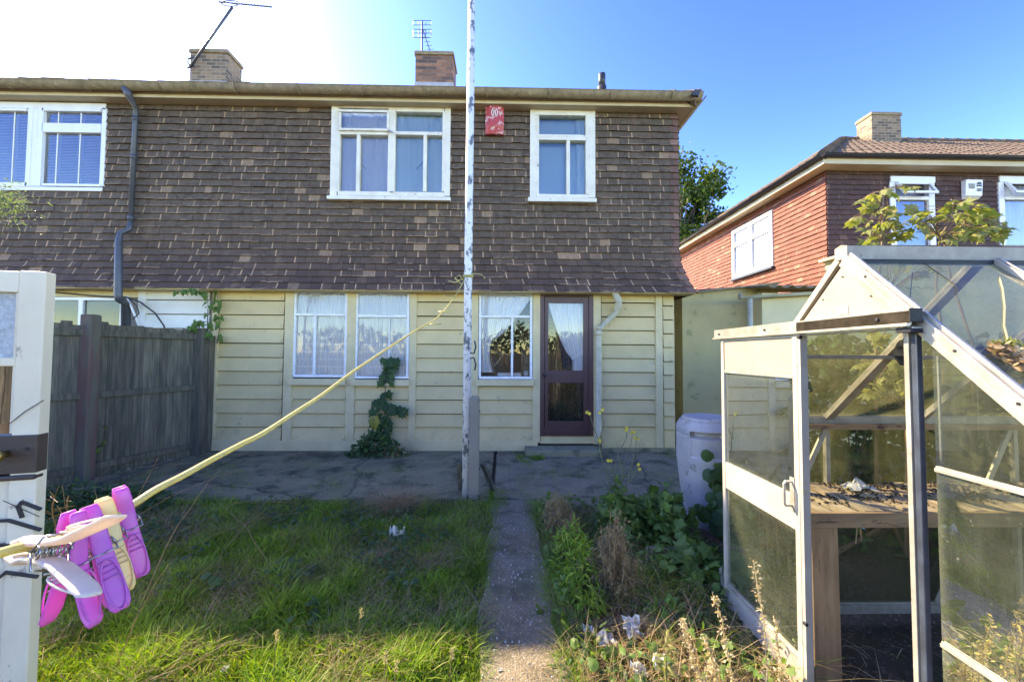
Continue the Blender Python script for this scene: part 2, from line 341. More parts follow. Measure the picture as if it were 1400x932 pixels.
def curtainmat(name, c, dens, band=None):
    m, t, b = newmat(name); t.nodes.remove(b)
    df = N(t, 'BsdfDiffuse'); tl = N(t, 'BsdfTranslucent'); tr = N(t, 'BsdfTransparent')
    df.inputs[0].default_value = (*c, 1); tl.inputs[0].default_value = (*c, 1)
    a = N(t, 'MixShader'); a.inputs[0].default_value = .18; t.links.new(df.outputs[0], a.inputs[1]); t.links.new(tl.outputs[0], a.inputs[2])
    mx = N(t, 'MixShader'); mx.inputs[0].default_value = dens
    if band:
        v = coords(t); s_ = N(t, 'SeparateXYZ'); t.links.new(v, s_.inputs[0])
        z = s_.outputs[2]; ws = math_(t, 'GREATER_THAN', math_(t, 'SINE', math_(t, 'MULTIPLY', z, 2*math.pi/.115)), .72)
        wx = math_(t, 'GREATER_THAN', math_(t, 'SINE', math_(t, 'MULTIPLY', s_.outputs[0], 2*math.pi/.045)), -.2)
        inb = math_(t, 'MULTIPLY', math_(t, 'GREATER_THAN', z, band[0]), math_(t, 'LESS_THAN', z, band[1]))
        f = math_(t, 'MULTIPLY', math_(t, 'MULTIPLY', ws, wx), inb)
        d = math_(t, 'MULTIPLY_ADD', f, 1-dens); d.node.inputs[2].default_value = dens
        t.links.new(d, mx.inputs[0])
    t.links.new(tr.outputs[0], mx.inputs[1]); t.links.new(a.outputs[0], mx.inputs[2])
    t.links.new(mx.outputs[0], t.nodes['Material Output'].inputs[0]); return m
M['net'] = curtainmat('net_curtain', (.97,.98,.98), .84, (1.2, 1.75))
M['sheer'] = curtainmat('sheer_curtain', (.93,.94,.94), .92)
M['voile'] = curtainmat('white_tied_curtain', (.94,.94,.93), .96)
M['bluecurtain'] = curtainmat('pale_blue_curtain', (.7,.9,.97), .98)
M['leaf'] = leafmat('weed_leaf', [(.07,.135,.03),(.1,.18,.04),(.13,.2,.055)])
M['leafdark'] = leafmat('dark_leaf', [(.035,.075,.03),(.05,.105,.036),(.07,.13,.045)])
M['leaftree'] = leafmat('tree_leaf', [(.025,.06,.02),(.045,.09,.025),(.1,.13,.03)])
M['leafyellow'] = leafmat('yellowed_leaf', [(.3,.24,.04),(.36,.3,.05),(.25,.25,.05)])
M['leaffig'] = leafmat('sunlit_lobed_leaf', [(.15,.17,.05),(.2,.21,.07),(.28,.27,.11)], .45)
M['leafgrey'] = leafmat('grey_green_leaf', [(.11,.15,.09),(.15,.19,.12),(.09,.13,.07)])
M['grass'] = leafmat('grass_blade', [(.10,.19,.02),(.14,.25,.026),(.19,.31,.035),(.3,.31,.06)], .35, vary=.5)
M['straw'] = leafmat('dry_straw', [(.3,.22,.11),(.22,.15,.08),(.36,.28,.16)], .25)
M['drybrown'] = leafmat('dry_brown_stem', [(.3,.2,.11),(.38,.27,.15),(.2,.12,.065)], .2)
M['deadleaf'] = leafmat('dead_leaf', [(.2,.14,.08),(.32,.24,.13),(.25,.22,.1)], .25)
M['seed'] = leafmat('pale_seed_head', [(.45,.36,.24),(.55,.46,.32),(.32,.22,.14)], .4)
M['bark'] = mat('tree_bark', (.1,.08,.055), (.06,.05,.035), 8, .9, .6)
M['stem'] = mat('green_stem', (.14,.17,.06), (.12,.1,.05), 8, .6, 0)
M['litter'] = leafmat('white_plastic_film', [(.6,.6,.6),(.5,.5,.5),(.65,.64,.62)], .3, .45)
M['petal'] = mat('yellow_petal', (.75,.62,.06), (.7,.55,.05), 9, .5, 0)
def pegmat(name, c, tr_=.28):
    m, t, b = newmat(name); b.inputs['Base Color'].default_value = (*c, 1); b.inputs['Roughness'].default_value = .38
    v = coords(t); col = mixc(t, ramp(t, noise_(t, v, 160, 6, .75), [(.58, 0.0), (.72, .55)]), ramp(t, noise_(t, v, 70, 4), [(.3, c), (.75, tuple(min(1, x*.7+.1) for x in c))]), (.25, .2, .17)); t.links.new(col, b.inputs['Base Color'])
    tl = N(t, 'BsdfTranslucent'); tl.inputs[0].default_value = (*[min(1, x*1.2) for x in c], 1)
    mx = N(t, 'MixShader'); mx.inputs[0].default_value = tr_; t.links.new(b.outputs[0], mx.inputs[1]); t.links.new(tl.outputs[0], mx.inputs[2])
    t.links.new(mx.outputs[0], t.nodes['Material Output'].inputs[0]); return m
M['pegpink'] = pegmat('magenta_plastic', (.66,.12,.52)); M['pegyellow'] = pegmat('yellow_plastic', (.85,.68,.28)); M['pegcream'] = pegmat('cream_plastic', (.82,.7,.56), .3)
M['cord'] = pegmat('yellow_cord', (.6,.53,.15), .25)
M['wire'] = mat('spring_wire', (.5,.5,.48), (.35,.33,.3), 50, .3, 0, metal=.9)
M['brass'] = mat('brass', (.5,.36,.12), (.3,.2,.06), 30, .3, .1, metal=.9)
M['door_cream'] = mat('flaking_cream_paint', (.88,.74,.5), (.72,.58,.38), 2.4, .5, .6, 30, spots=(13, .63, (.42,.32,.22)), stretch=(1,1,.6), bdist=.003)
M['door_brown'] = mat('lock_rail_brown', (.085,.055,.038), (.055,.038,.028), 8, .45, .2, spots=(22, .66, (.42,.38,.32)))
M['red'] = mat('faded_red_plastic', (.5,.055,.06), (.42,.05,.055), 8, .45, .1, spots=(14, .56, (.62,.42,.4)))
M['blueplastic'] = mat('turquoise_plastic', (.1,.45,.55), (.12,.5,.6), 5, .4, 0)
# ------------------------------------------------------------------ house helpers
GA = .1062
def tilewall(mb, P, u, n, a, b, zs, ztop, out, openings=(), gauge=GA, tw=.165, aflare=0, bflare=0, amp=1.0, endmat=False):
    """overlapping hung tiles on a vertical wall through P, along u from a to b, outward n"""
    P, u, n = Vector(P), Vector(u), Vector(n); row = 0; z = zs
    if mb.uv is None: mb.uv = []
    while z < ztop-.02:
        zt = min(z+gauge+.004, ztop); o0, o1 = out(z), out(zt)
        a_, b_ = a-aflare*o0, b+bflare*o0
        at_, bt_ = a-aflare*o1, b+bflare*o1
        x = a_ - (tw/2 if row % 2 else 0) - random.random()*.01
        if endmat: x = b_ - (.08 if row % 2 else .13) - tw*math.ceil((b_-a_)/tw)
        zm = (z+zt)/2; blk = [(p, q) for p, q, s0, s1 in openings if s0 < zm < s1]
        while x < b_:
            segs = [(max(x, a_), min(x+tw-.003, b_))]
            for p, q in blk:
                ns = []
                for s, e in segs:
                    if e <= p or s >= q: ns.append((s, e))
                    else:
                        if s < p: ns.append((s, p))
                        if e > q: ns.append((q, e))
                segs = ns
            for s, e in segs:
                if e-s < .012: continue
                jz = random.uniform(-.007, .004)*amp; jo = random.uniform(0, .007)*amp; tk = .019+random.uniform(0, .009)
                k = 0.0
                def pt(x_, z_, o_): return tuple(P+u*x_+n*o_+Vector((0,0,z_)))
                sh = lambda q_: (q_-a_)/(b_-a_)*(bt_-at_)+at_
                f0, f1 = pt(s, z+jz, o0+tk+jo), pt(e, z+jz+random.uniform(-.002,.002), o0+tk+jo)
                g1, g0 = pt(sh(e), zt, o1+.003), pt(sh(s), zt, o1+.003)
                c0, c1 = pt(s, z+jz+.002, o0-.004), pt(e, z+jz+.002, o0-.004)
                i = len(mb.v); mb.v += [f0, f1, g1, g0, c0, c1]
                # vertices are shared inside a tile only, so each tile is an island of its own
                mb.f += [(i, i+1, i+2, i+3), (i+4, i+5, i+1, i), (i+4, i, i+3), (i+1, i+5, i+2)]; mb.mi += [1 if endmat and e > b_-.02 else 0]*4
                uu0, uu1 = (s-x)/tw, (e-x)/tw
                mb.uv += [(uu0, 0), (uu1, 0), (uu1, 1), (uu0, 1)] + [(.5, .99)]*4 + [(.5, .99)]*3 + [(.5, .99)]*3
            x += tw
        z += gauge; row += 1
def wallgrid(mb, x0, x1, z0, z1, ops, y0, y1, swap=False):
    xs = sorted({x0, x1, *[min(max(o[0], x0), x1) for o in ops], *[min(max(o[1], x0), x1) for o in ops]})
    zs = sorted({z0, z1, *[min(max(o[2], z0), z1) for o in ops], *[min(max(o[3], z0), z1) for o in ops]})
    for i in range(len(xs)-1):
        for j in range(len(zs)-1):
            xm, zm = (xs[i]+xs[i+1])/2, (zs[j]+zs[j+1])/2
            if any(o[0] < xm < o[1] and o[2] < zm < o[3] for o in ops): continue
            if swap: mb.box(y0, y1, xs[i], xs[i+1], zs[j], zs[j+1])
            else: mb.box(xs[i], xs[i+1], y0, y1, zs[j], zs[j+1])
def window(parent, Y, frame, panes, depth=.05, gy=.025, mt=None, sill=None, label=None, name='window', sillmat=None, silldep=.06):
    mb = MB()
    for r in frame:
        dy = r[4] if len(r) > 4 else 0
        mb.pbox(r[:4], Y-dy, depth+dy)
    f = mb.build(name, mt or M['white_worn'], parent, bevel=.003)
    if label: f['label'] = label
    for r in panes:
        g = MB(); x0, x1, z0, z1 = pr(*r, Y); g.quad((x0,Y+gy,z0),(x1,Y+gy,z0),(x1,Y+gy,z1),(x0,Y+gy,z1)); g.build('pane', M['glassup'] if z0 > 2.4 else M['glass'], f)
    if sill:
        s = MB(); s.pbox(sill, Y-silldep, silldep+.03); s.build('sill', sillmat or mt or M['white_worn'], f, bevel=.004)
    return f
def curtain(name, label, mt, left, right, z0, z1, Y, folds, amp=.02, group=None, nv=24, hem=None):
    """pleated cloth: left(v), right(v) give the edges at height fraction v (0 bottom)"""
    nu = folds*8; mb = MB()
    lf = left if callable(left) else (lambda v: left)
    rf = right if callable(right) else (lambda v: right)
    ph = random.random()*9
    for j in range(nv+1):
        v = j/nv; zz = z0+(z1-z0)*v
        for i in range(nu+1):
            u = i/nu; uu = u + .012*math.sin(u*23+ph)
            d = math.sin(uu*folds*2*math.pi+ph+.4*math.sin(v*3+i*.05))*amp*(.6+.4*math.sin(u*17+ph*2)) + .006*math.sin(u*folds*9+v*4)
            zz_ = zz + (hem(u)*(1-v) if hem else 0)
            mb.v.append((lf(v)+(rf(v)-lf(v))*u, Y+d, zz_))
    for j in range(nv):
        for i in range(nu):
            a = j*(nu+1)+i; mb.f.append((a, a+1, a+nu+2, a+nu+1)); mb.mi.append(0)
    o = mb.build(name, mt, None, smooth=True); return tag(o, label, 'curtain', group)
def roofplane(mb, E, u, s, n, L, S, hl=0, hr=0, gauge=.3, tw=.3, step=.05, off=0):
    E, u, s, n = Vector(E), Vector(u), Vector(s), Vector(n)
    rows = int(S/gauge)+1
    for j in range(rows):
        t0, t1 = j*gauge, min((j+1)*gauge+.01, S)
        if t1 <= t0: break
        a0, b0 = hl*t0, L-hr*t0; a1, b1 = hl*t1, L-hr*t1
        if b0 <= a0: break
        xs = np.arange(math.floor(a0/step)*step, b0+step, step)
        i0 = len(mb.v); cnt = 0
        for x in xs:
            ph = ((x+off) % tw)/tw; hgt = .028*(abs(math.sin(ph*2*math.pi)) if ph < .5 else .12)
            jit = .006*math.sin(math.floor((x+off)/tw)*7.3+j*3.1)
            xa, xb = min(max(x, a0), b0), min(max(x, a1), max(b1, a1))
            mb.v.append(tuple(E+u*xa+s*(t0-.0)+n*(hgt+.024+jit))); mb.v.append(tuple(E+u*xb+s*t1+n*(hgt+.002)))
            mb.v.append(tuple(E+u*xa+s*(t0+.002)+n*(hgt*.4-.004))); cnt += 1
        for k in range(cnt-1):
            a = i0+k*3; mb.f.append((a, a+3, a+4, a+1)); mb.f.append((a+2, a+5, a+3, a)); mb.mi += [0, 0]
def halftube(mb, a, b, r, n=8, t=.006, openup=True, ext=(0,0,1)):
    """half round gutter from a to b"""
    a, b = Vector(a), Vector(b); d = (b-a).normalized(); sd = d.cross(Vector((0,0,1))).normalized()
    i0 = len(mb.v)
    for P in (a, b):
        for rr in (r, r-t):
            for k in range(n+1):
                q = math.pi*k/n; mb.v.append(tuple(P+sd*math.cos(q)*rr+Vector((0,0,-math.sin(q)*rr))))
    m_ = n+1
    for k in range(n):
        mb.f.append((i0+k, i0+k+1, i0+2*m_+k+1, i0+2*m_+k)); mb.f.append((i0+m_+k+1, i0+m_+k, i0+3*m_+k, i0+3*m_+k+1)); mb.mi += [0, 0]
        mb.f.append((i0+k, i0+m_+k, i0+m_+k+1, i0+k+1)); mb.f.append((i0+2*m_+k, i0+2*m_+k+1, i0+3*m_+k+1, i0+3*m_+k)); mb.mi += [0, 0]
    for k in (0, n):
        mb.f.append((i0+k, i0+m_+k, i0+3*m_+k, i0+2*m_+k)); mb.mi.append(0)
def flare(z): return 0 if z > 3.1 else ((3.1-z)/.71)**1.7*.2
def aerial_rod(mb, a, b, r=.008): mb.tube([a, b], r, 6)
# ------------------------------------------------------------------ middle house
YG, YT = 5.86, 5.80
XP = at(287, 500, YG).x                       # party line
XR = at(927.5, 250, 5.79).x                   # right corner of the tiled storey
XRG = at(921, 500, YG).x                      # right corner below
ZTB = at(500, 396, 5.6).z                     # bottom of the tiles
ZS = at(700, 143, YT-.15).z                   # soffit
house = thing('house', ((XP+XR)/2, YG, 0), 'end house with cream boarded ground floor, dark tile-hung upper storey and plum back door', 'house')
W4 = pr(455, 146, 612, 268, YT); W5 = pr(728, 152, 811, 271, YT)
W1 = pr(401, 397, 474, 516, YG); W2 = pr(485.5, 399, 559, 517, YG); W3 = pr(655, 401, 727.5, 518, YG)
DR = pr(739.5, 401, 810, 596, YG)
tw_ = MB(); ops = [W4, W5]
tilewall(tw_, (0, YT, 0), (1,0,0), (0,-1,0), XP, XR, ZTB, ZS-.005, flare, ops, bflare=1, endmat=True)
tilewall(tw_, (XR, 0, 0), (0,1,0), (1,0,0), YT, 12.6, ZTB, ZS-.005, flare, aflare=1)
tw_.build('tile_cladding', [M['tile'], M['cornertile']], house)
wl = MB()
wallgrid(wl, XP, XR-.004, 2.5, ZS, [W4, W5], YT+.004, YT+.14)
bk = MB(); wallgrid(bk, XP+.01, XRG-.01, 0, 2.38, [W1, W2, W3, DR], YG+.012, YG+.03); bk.build('groove_shade', M['groove_shade'], house)  # dark sheet behind the boards, colours in the shade of their grooves
wallgrid(wl, XP, XRG, 0, 2.5, [W1, W2, W3, DR], YG+.031, YG+.14)
wl.box(XP, XP+.1, YT+.14, 12.6, 0, ZS); wl.box(XR-.14, XR-.004, YT+.14, 12.6, 2.5, ZS); wl.box(XRG-.12, XRG, YG+.14, 12.6, 0, 2.5)
wl.box(XP, XR, 12.6, 12.75, 0, ZS); wl.box(XP+.1, XR-.14, YG+.14, 12.6, -.02, .18); wl.box(XP+.1, XR-.14, YT+.14, 12.6, 2.5, 2.62)
wl.box(XP+.1, XR-.14, YT+.14, 12.6, ZS-.03, ZS)
wl.box(XP+.1, XR-.14, 8.0, 8.1, 2.62, ZS-.03); wl.box(XP+.1, XR-.14, 7.6, 7.7, .18, 2.5)
wl.build('wall', M['inner'], house)
us = MB(); us.box(XP, XR+flare(ZTB)-.01, YT-flare(ZTB), YG+.01, ZTB-.012, ZTB+.004)
us.build('tile_underboard', M['creamtrim'], house)
# boards
ZB = at(500, 602, YG).z
bays = [(296, 387.5, 399, 602), (399, 472.5, 526.5, 602), (485, 558.5, 528, 602), (568.5, 641.5, 399, 602), (653, 729, 527.5, 602), (822, 897, 400, 612), (906.5, 921, 400, 612)]
BZ = [at(600, y, YG).z for y in (602, 583, 564.7, 545.6, 526.6, 508, 489.2, 470, 450.8, 431.8, 412.6, 393)]
for bi, (a, b, t, bo) in enumerate(bays):
    x0, x1, z0, z1 = pr(a, t, b, bo, YG)
    bd = MB(); sh = .012 if bi == 5 else (-.03 if bi == 6 else 0)
    for k in range(len(BZ)-1):
        s, e = BZ[k]+sh, BZ[k+1]+sh-random.uniform(.008,.016)
        if k == 0: s = min(s, z0)
        e = min(e, z1+.02)
        if s > z1-.01: continue
        jo = random.uniform(0, .004)
        bd.hexa([(x0, YG-.036-jo, s), (x1, YG-.036-jo, s), (x1, YG-.004, s), (x0, YG-.004, s), (x0, YG-.006, e), (x1, YG-.006, e), (x1, YG+.004, e), (x0, YG+.004, e)])
        for xn in (x0+.03, x1-.03, (x0+x1)/2+.01):
            if x1-x0 > .2: bd.box(xn-.004, xn+.004, YG-.041, YG-.03, s+.03, s+.038, 1)
    bd.build('cladding', [M['cream'], M['bark']], house)
def post_(px0, px1, y0, y1, dep=.042, lab=None):
    mb = MB(); mb.pbox((px0, y0, px1, y1), YG-dep, dep+.011); return mb.build('cladding_post', M['creamtrim'], house, bevel=.004)
for a in ((287.5, 296, 396, 602), (387.5, 399.5, 396, 602), (473, 485, 396, 602), (559, 568.5, 397, 602), (641.5, 653.5, 397, 602), (728.5, 738.5, 398, 605), (811.5, 822, 398, 607), (897, 906.5, 398, 612)):
    post_(*a)
pl = MB(); pl.pbox((278, 602.3, 735, 616.5), YG-.05, .061); pl.build('base_plate', M['creamtrim'], house, bevel=.006)
pl = MB(); pl.pbox((822, 612.3, 932, 620), YG-.07, .08); pl.build('plinth', M['step'], house, bevel=.006)
pl = MB(); pl.pbox((738.5, 596, 811.5, 606), YG-.01, .03); pl.build('door_riser', M['creamtrim'], house)
sw = MB(); x_ = XRG
for k in range(len(BZ)-1): sw.box(x_+.001, x_+.025, YG+.02, 10.5, BZ[k], BZ[k+1]-.012)
sw.build('side_cladding', M['cream'], house)
# windows of the middle house
def fr(o, t, sides='lrtb'):
    x0, y0, x1, y1 = o; r = []
    if 't' in sides: r.append((x0, y0, x1, y0+t))
    if 'b' in sides: r.append((x0, y1-t, x1, y1))
    if 'l' in sides: r.append((x0, y0+t, x0+t, y1-t))
    if 'r' in sides: r.append((x1-t, y0+t, x1, y1-t))
    return r
f4 = window(house, YT-.045, [(452, 141, 461.5, 268), (607.5, 142, 615.5, 268), (461.5, 141, 607.5, 148.5), (461.5, 262, 607.5, 268),
     (530.3, 148.5, 540, 262), (540, 148.5, 607.5, 153), (461.5, 148.5, 464.5, 262), (604.5, 153, 607.5, 262),
     (464.5, 178.5, 530.3, 184, .01), (540, 180, 604.5, 184.5, .01), (487, 184, 491.5, 262, .004), (578.5, 184.5, 583, 262, .004)],
     [(464, 184, 530.5, 262), (540, 153, 605, 180), (540, 184, 605, 262)], .1, .05, M['white_worn'], (446.5, 268, 615.6, 273), silldep=.05)
# top light propped open a little
mb = MB(); 
for r in fr((463, 150, 532, 178.5), 3.2): mb.pbox(r, YT-.085, .035)
tl_ = mb.build('casement', M['white_worn'], f4, bevel=.003)
g = MB(); x0, x1, z0, z1 = pr(466, 153, 529, 175, YT-.07); g.quad((x0,YT-.07,z0),(x1,YT-.07,z0),(x1,YT-.07,z1),(x0,YT-.07,z1)); g.build('pane', M['glassup'], f4)
mb = MB()
for px, py, qx, qy, Y_, w_ in ((491, 222, 500, 231, YT+.03, .012), (578, 222, 569, 231, YT+.03, .012), (531, 178, 537, 181, YT-.09, .03), (533, 262, 538, 262.5, YT-.06, .03)):
    mb = MB(); mb.bar(at(px, py, Y_), at(qx, qy, Y_), w_, .01); mb.build('catch', M['wire'], f4)
window(house, YT-.045, [(724.7, 147, 733.5, 270), (805, 148, 814, 270), (733.5, 147, 805, 157.5), (733.5, 265.5, 805, 270), (733.5, 157.5, 737, 265.5), (801, 157.5, 805, 265.5),
     (737, 184, 801, 187, .0), (737, 187, 801, 191.5, .012), (774.7, 191.5, 779.3, 265.5, .004)], [(736, 157.5, 802, 184), (736, 191, 802, 266)], .1, .05, M['white_worn'], (721.7, 270, 816, 275.5), silldep=.05)
sf = M['steelwin']
def gwin(o, ty, mx, my1, sill):
    x0, y0, x1, y1 = o
    return window(house, YG-.03, fr(o, 3.4) + [(x0+3.4, ty, x1-3.4, ty+3.2, .008), (mx, ty+3.2, mx+(3 if mx != 531.2 else 1.2), y1-3.4)],
                  [(x0+3, y0+3, x1-3, ty+1), (x0+3, ty+2, x1-3, y1-3)], .07, .035, sf, sill, sillmat=M['creamtrim'], silldep=.06)
gwin((400.3, 397, 474.5, 515.5), 428.5, 428, 0, (392.5, 517.6, 472, 526.5))
gwin((485, 398, 559.3, 517.4), 430.5, 531.2, 0, (479, 519, 559.5, 527.5))
gwin((654.5, 400, 728, 518), 431, 698.6, 0, (651, 519, 730, 527.5))
# back door
mb = MB()
for r in [(738.6, 400, 744, 596), (805.5, 400, 811.5, 596), (744, 400, 805.5, 405), (744, 589, 805.5, 596)]: mb.pbox(r, YG-.045, .1)
df_ = mb.build('door_frame', M['plum'], house, bevel=.004)
mb = MB()
for r in [(744.6, 405.5, 749.5, 588.5), (798, 405.5, 805, 588.5), (749.5, 405.5, 798, 414), (749.5, 506.5, 798, 523.5), (749.5, 575.5, 798, 588.5)]: mb.pbox(r, YG-.025, .045)
dl = mb.build('door', M['plum'], house, bevel=.004); dl['label'] = 'plum painted half glazed back door'
for r in ((749, 413.5, 798.5, 507), (749, 523, 798.5, 576)):
    g = MB(); x0, x1, z0, z1 = pr(*r, YG); g.quad((x0,YG-.005,z0),(x1,YG-.005,z0),(x1,YG-.005,z1),(x0,YG-.005,z1)); g.build('pane', M['glass'], dl)
mb = MB(); p = at(744, 511.5, YG-.03); mb.tube([p, p+Vector((0,-.035,0)), p+Vector((0,-.045,0)), p+Vector((0,-.075,0)), p+Vector((0,-.085,0))], [.02,.012,.022,.03,.012], 14); mb.build('handle', M['blackplastic'], dl, smooth=True)
mb = MB(); p = at(744, 517.5, YG-.03); mb.tube([p, p+Vector((0,-.012,0))], [.016,.014], 12); mb.build('keyhole', M['blackplastic'], dl)
mb = MB(); mb.pbox((743, 586, 806, 591), YG-.055, .03); mb.build('weatherboard', M['plum'], dl, bevel=.004)
# eaves, gutter, roof of the row
YE = YT-.23
XE = at(966, 125, YE).x; XW = -11.0
zg = at(700, 119.5, YE-.115).z-.045
def eaves(parent, x0, x1, hip):
    s = MB(); s.box(x0, x1+(.18 if hip else 0), YE+.07, YT+.05, ZS, ZS+.02)
    if hip: s.box(XR-.06, XR+.18, YT+.05, 12.9, ZS, ZS+.02)
    s.build('soffit', M['soffit'], parent)
    s = MB(); s.box(x0, x1+(.205 if hip else 0), YE+.055, YE+.08, ZS-.006, ZS+.11)
    if hip: s.box(XR+.18, XR+.205, YE+.08, 12.9, ZS-.006, ZS+.11)
    s.build('fascia', M['soffit'], parent, bevel=.004)
    s = MB(); halftube(s, (x0, YE-.03, zg+.045), (x1+(.24 if hip else 0), YE-.03, zg+.045), .085)
    if hip: halftube(s, (XR+.24, YE-.03, zg+.045), (XR+.24, 12.9, zg+.045), .085)
    g_ = s.build('gutter', M['gutter'], parent, smooth=True)
    x = x0+.5
    while x < x1+.2:
        b = MB(); pts = [Vector((x, YE-.03-math.cos(q)*.092, zg+.045-math.sin(q)*.092)) for q in [R(v) for v in range(0, 181, 20)]]
        b.tube(pts, .010, 5); b.bar(pts[-1]+Vector((0,-.002,0)), pts[-1]+Vector((.0,.03,-.05)), .02, .012); x += .92 if hip else 1.1
        b.build('gutter_bracket', M['gutter'], g_)
    if hip:
        b = MB(); x = at(943, 130, YE).x
        for k in range(3): b.tube([(x+k*.035-.02, YE-.115, zg-.03-k*.004), (x+k*.03+.03, YE-.115, zg+.05)], .022, 8)
        b.build('gutter_joint', M['blackplastic'], g_)
eaves(house, XP, XR, True)
PT = math.atan(.655)
sv, nv_ = Vector((0, math.cos(PT), math.sin(PT))), Vector((0, -math.sin(PT), math.cos(PT)))
RS = 3.9/math.cos(PT)
ER = XR+.22; ZE = zg-.005
mb = MB(); roofplane(mb, (XP, YE, ZE), (1,0,0), sv, nv_, ER-XP, RS, 0, math.cos(PT))
mb.box(XP, XR-3.4, YE+3.9, YE+3.9+.02, ZE+2.3, ZE+2.5)
su, nu_ = Vector((-math.cos(PT), 0, math.sin(PT))), Vector((math.sin(PT), 0, math.cos(PT)))
roofplane(mb, (ER, YE, ZE), (0,1,0), su, nu_, 7.8, RS, math.cos(PT), math.cos(PT))
roofplane(mb, (ER, YE+7.8, ZE), (-1,0,0), Vector((0,-math.cos(PT),math.sin(PT))), Vector((0,math.sin(PT),math.cos(PT))), ER-XP, RS, math.cos(PT), 0)
rf = mb.build('roof', M['roof'], house)
def chimney(parent, px0, px1, pyt, Y, dep, zb, mt, label=None):
    x0, x1 = at(px0, pyt+20, Y).x, at(px1, pyt+20, Y).x; zt = at((px0+px1)/2, pyt, Y).z
    mb = MB(); mb.box(x0, x1, Y, Y+dep, zb, zt-.09); c = mb.build('chimney', mt, parent)
    if label: c['label'] = label
    mb = MB(); mb.box(x0-.03, x1+.03, Y-.03, Y+dep+.03, zt-.09, zt-.015); mb.box(x0-.01, x1+.01, Y-.01, Y+dep+.01, zt-.015, zt+.02); mb.build('chimney_cap', M['gutter'], c, bevel=.01)
    mb = MB(); zl = zt-1.15; mb.box(x0-.02, x1+.02, Y-.02, Y+dep+.02, zb-.3, zb+.13); mb.build('flashing', M['lead'], c, bevel=.008)
    return c, x0, x1, zt
c2, cx0, cx1, czt = chimney(rf, 568, 619, 71, 9.3, .62, at(600, 120, 9.3).z, M['brick'])
mb = MB(); p = Vector((cx0+.62, 9.55, czt)); mb.tube([p, p+Vector((0,0,.1)), p+Vector((0,0,.13))], [.11,.12,.06], 14); mb.build('chimney_pot', M['blackplastic'], c2, smooth=True)
mb = MB(); p = at(823, 128, 8.0); mb.tube([p-Vector((0,0,.35)), Vector((p.x, 8, at(823,119,8.0).z))], .095, 16); q = at(823, 102, 8.0); mb.tube([(p.x,8,at(823,119,8).z), q, q+Vector((0,0,.01))], [.075,.075,.05], 16)
mb.build('flue_pipe', M['blackplastic'], house, smooth=True)
# side hip + ridge tiles
mb = MB()
def ridgecaps(mb, a, b, r=.12, n=.4):
    a, b = Vector(a), Vector(b); L = (b-a).length; k = max(1, int(L/n)); d = (b-a)/k
    for i in range(k):
        p = a+d*i; mb.tube([p+Vector((0,0,.0)), p+d*1.02+Vector((0,0,-.012))], [r, r*.9], 10)
apex = Vector((ER-3.9, YE+3.9, ZE+2.555)); ridgecaps(mb, (ER, YE, ZE+.02), apex); ridgecaps(mb, apex, (XP, YE+3.9, ZE+2.555)); mb.build('ridge_tile', M['roof'], rf)
# downpipe beside the door
mb = MB(); pts = [at(838, 396, YG-.2), at(846, 411, YG-.17), at(845, 420, YG-.14), at(842, 428, YG-.1), at(826, 443, YG-.1), at(819, 450, YG-.1), at(818.5, 470, YG-.1), at(818.5, 590, YG-.1), at(816, 604, YG-.13)]
mb.tube(pts, [.045,.055,.05,.042,.04,.045,.045,.045,.045], 12)
for px, py in ((844, 423), (820, 449), (818.5, 456)):
    p = at(px, py, YG-.11); mb.tube([p+Vector((0,0,.025)), p-Vector((0,0,.025))], .054, 12)
dp = mb.build('downpipe', M['creampipe'], house, smooth=True); dp['label'] = 'cream waste pipe with cranked bend beside the back door'
# alarm box (faded red)
mb = MB(); Ya = YT-.03
x0, x1, z0, z1 = pr(663.6, 145, 689, 183, Ya-.05); xm = (x0+x1)/2; w_ = x1-x0; d = .1
def sec(z, s, dd): return [(xm-w_/2*s, Ya, z), (xm-w_/2*s, Ya-dd*.55, z), (xm-w_*.26*s, Ya-dd, z), (xm+w_*.26*s, Ya-dd, z), (xm+w_/2*s, Ya-dd*.55, z), (xm+w_/2*s, Ya, z)]
secs = [sec(z0, .96, d*.5), sec(z0+.12, 1, d), sec(z1-.03, .98, d), sec(z1, .7, d*.55)]
for i in range(3):
    for k in range(5): mb.quad(secs[i][k], secs[i][k+1], secs[i+1][k+1], secs[i+1][k])
mb.poly(secs[0][::-1]); mb.poly(secs[3])
al = mb.build('alarm_box', M['red'], None); tag(al, 'faded red burglar alarm box on dark wall tiles between the two upper windows', 'alarm box')
mb = MB(); c = Vector((xm, Ya-d-.004, (z0+.12+z1)/2+.02))
for k in range(16):                           # worn oval emblem
    a0, a1 = 2*math.pi*k/16, 2*math.pi*(k+1)/16
    if k in (3, 12): continue
    mb.bar(c+Vector((math.cos(a0)*.045, 0, math.sin(a0)*.07)), c+Vector((math.cos(a1)*.045, 0, math.sin(a1)*.07)), .006, .012)
for dx in (-.016, .016): mb.bar(c+Vector((dx,0,-.045)), c+Vector((dx*.5,0,.04)), .006, .012)
mb.build('emblem', M['white'], al)
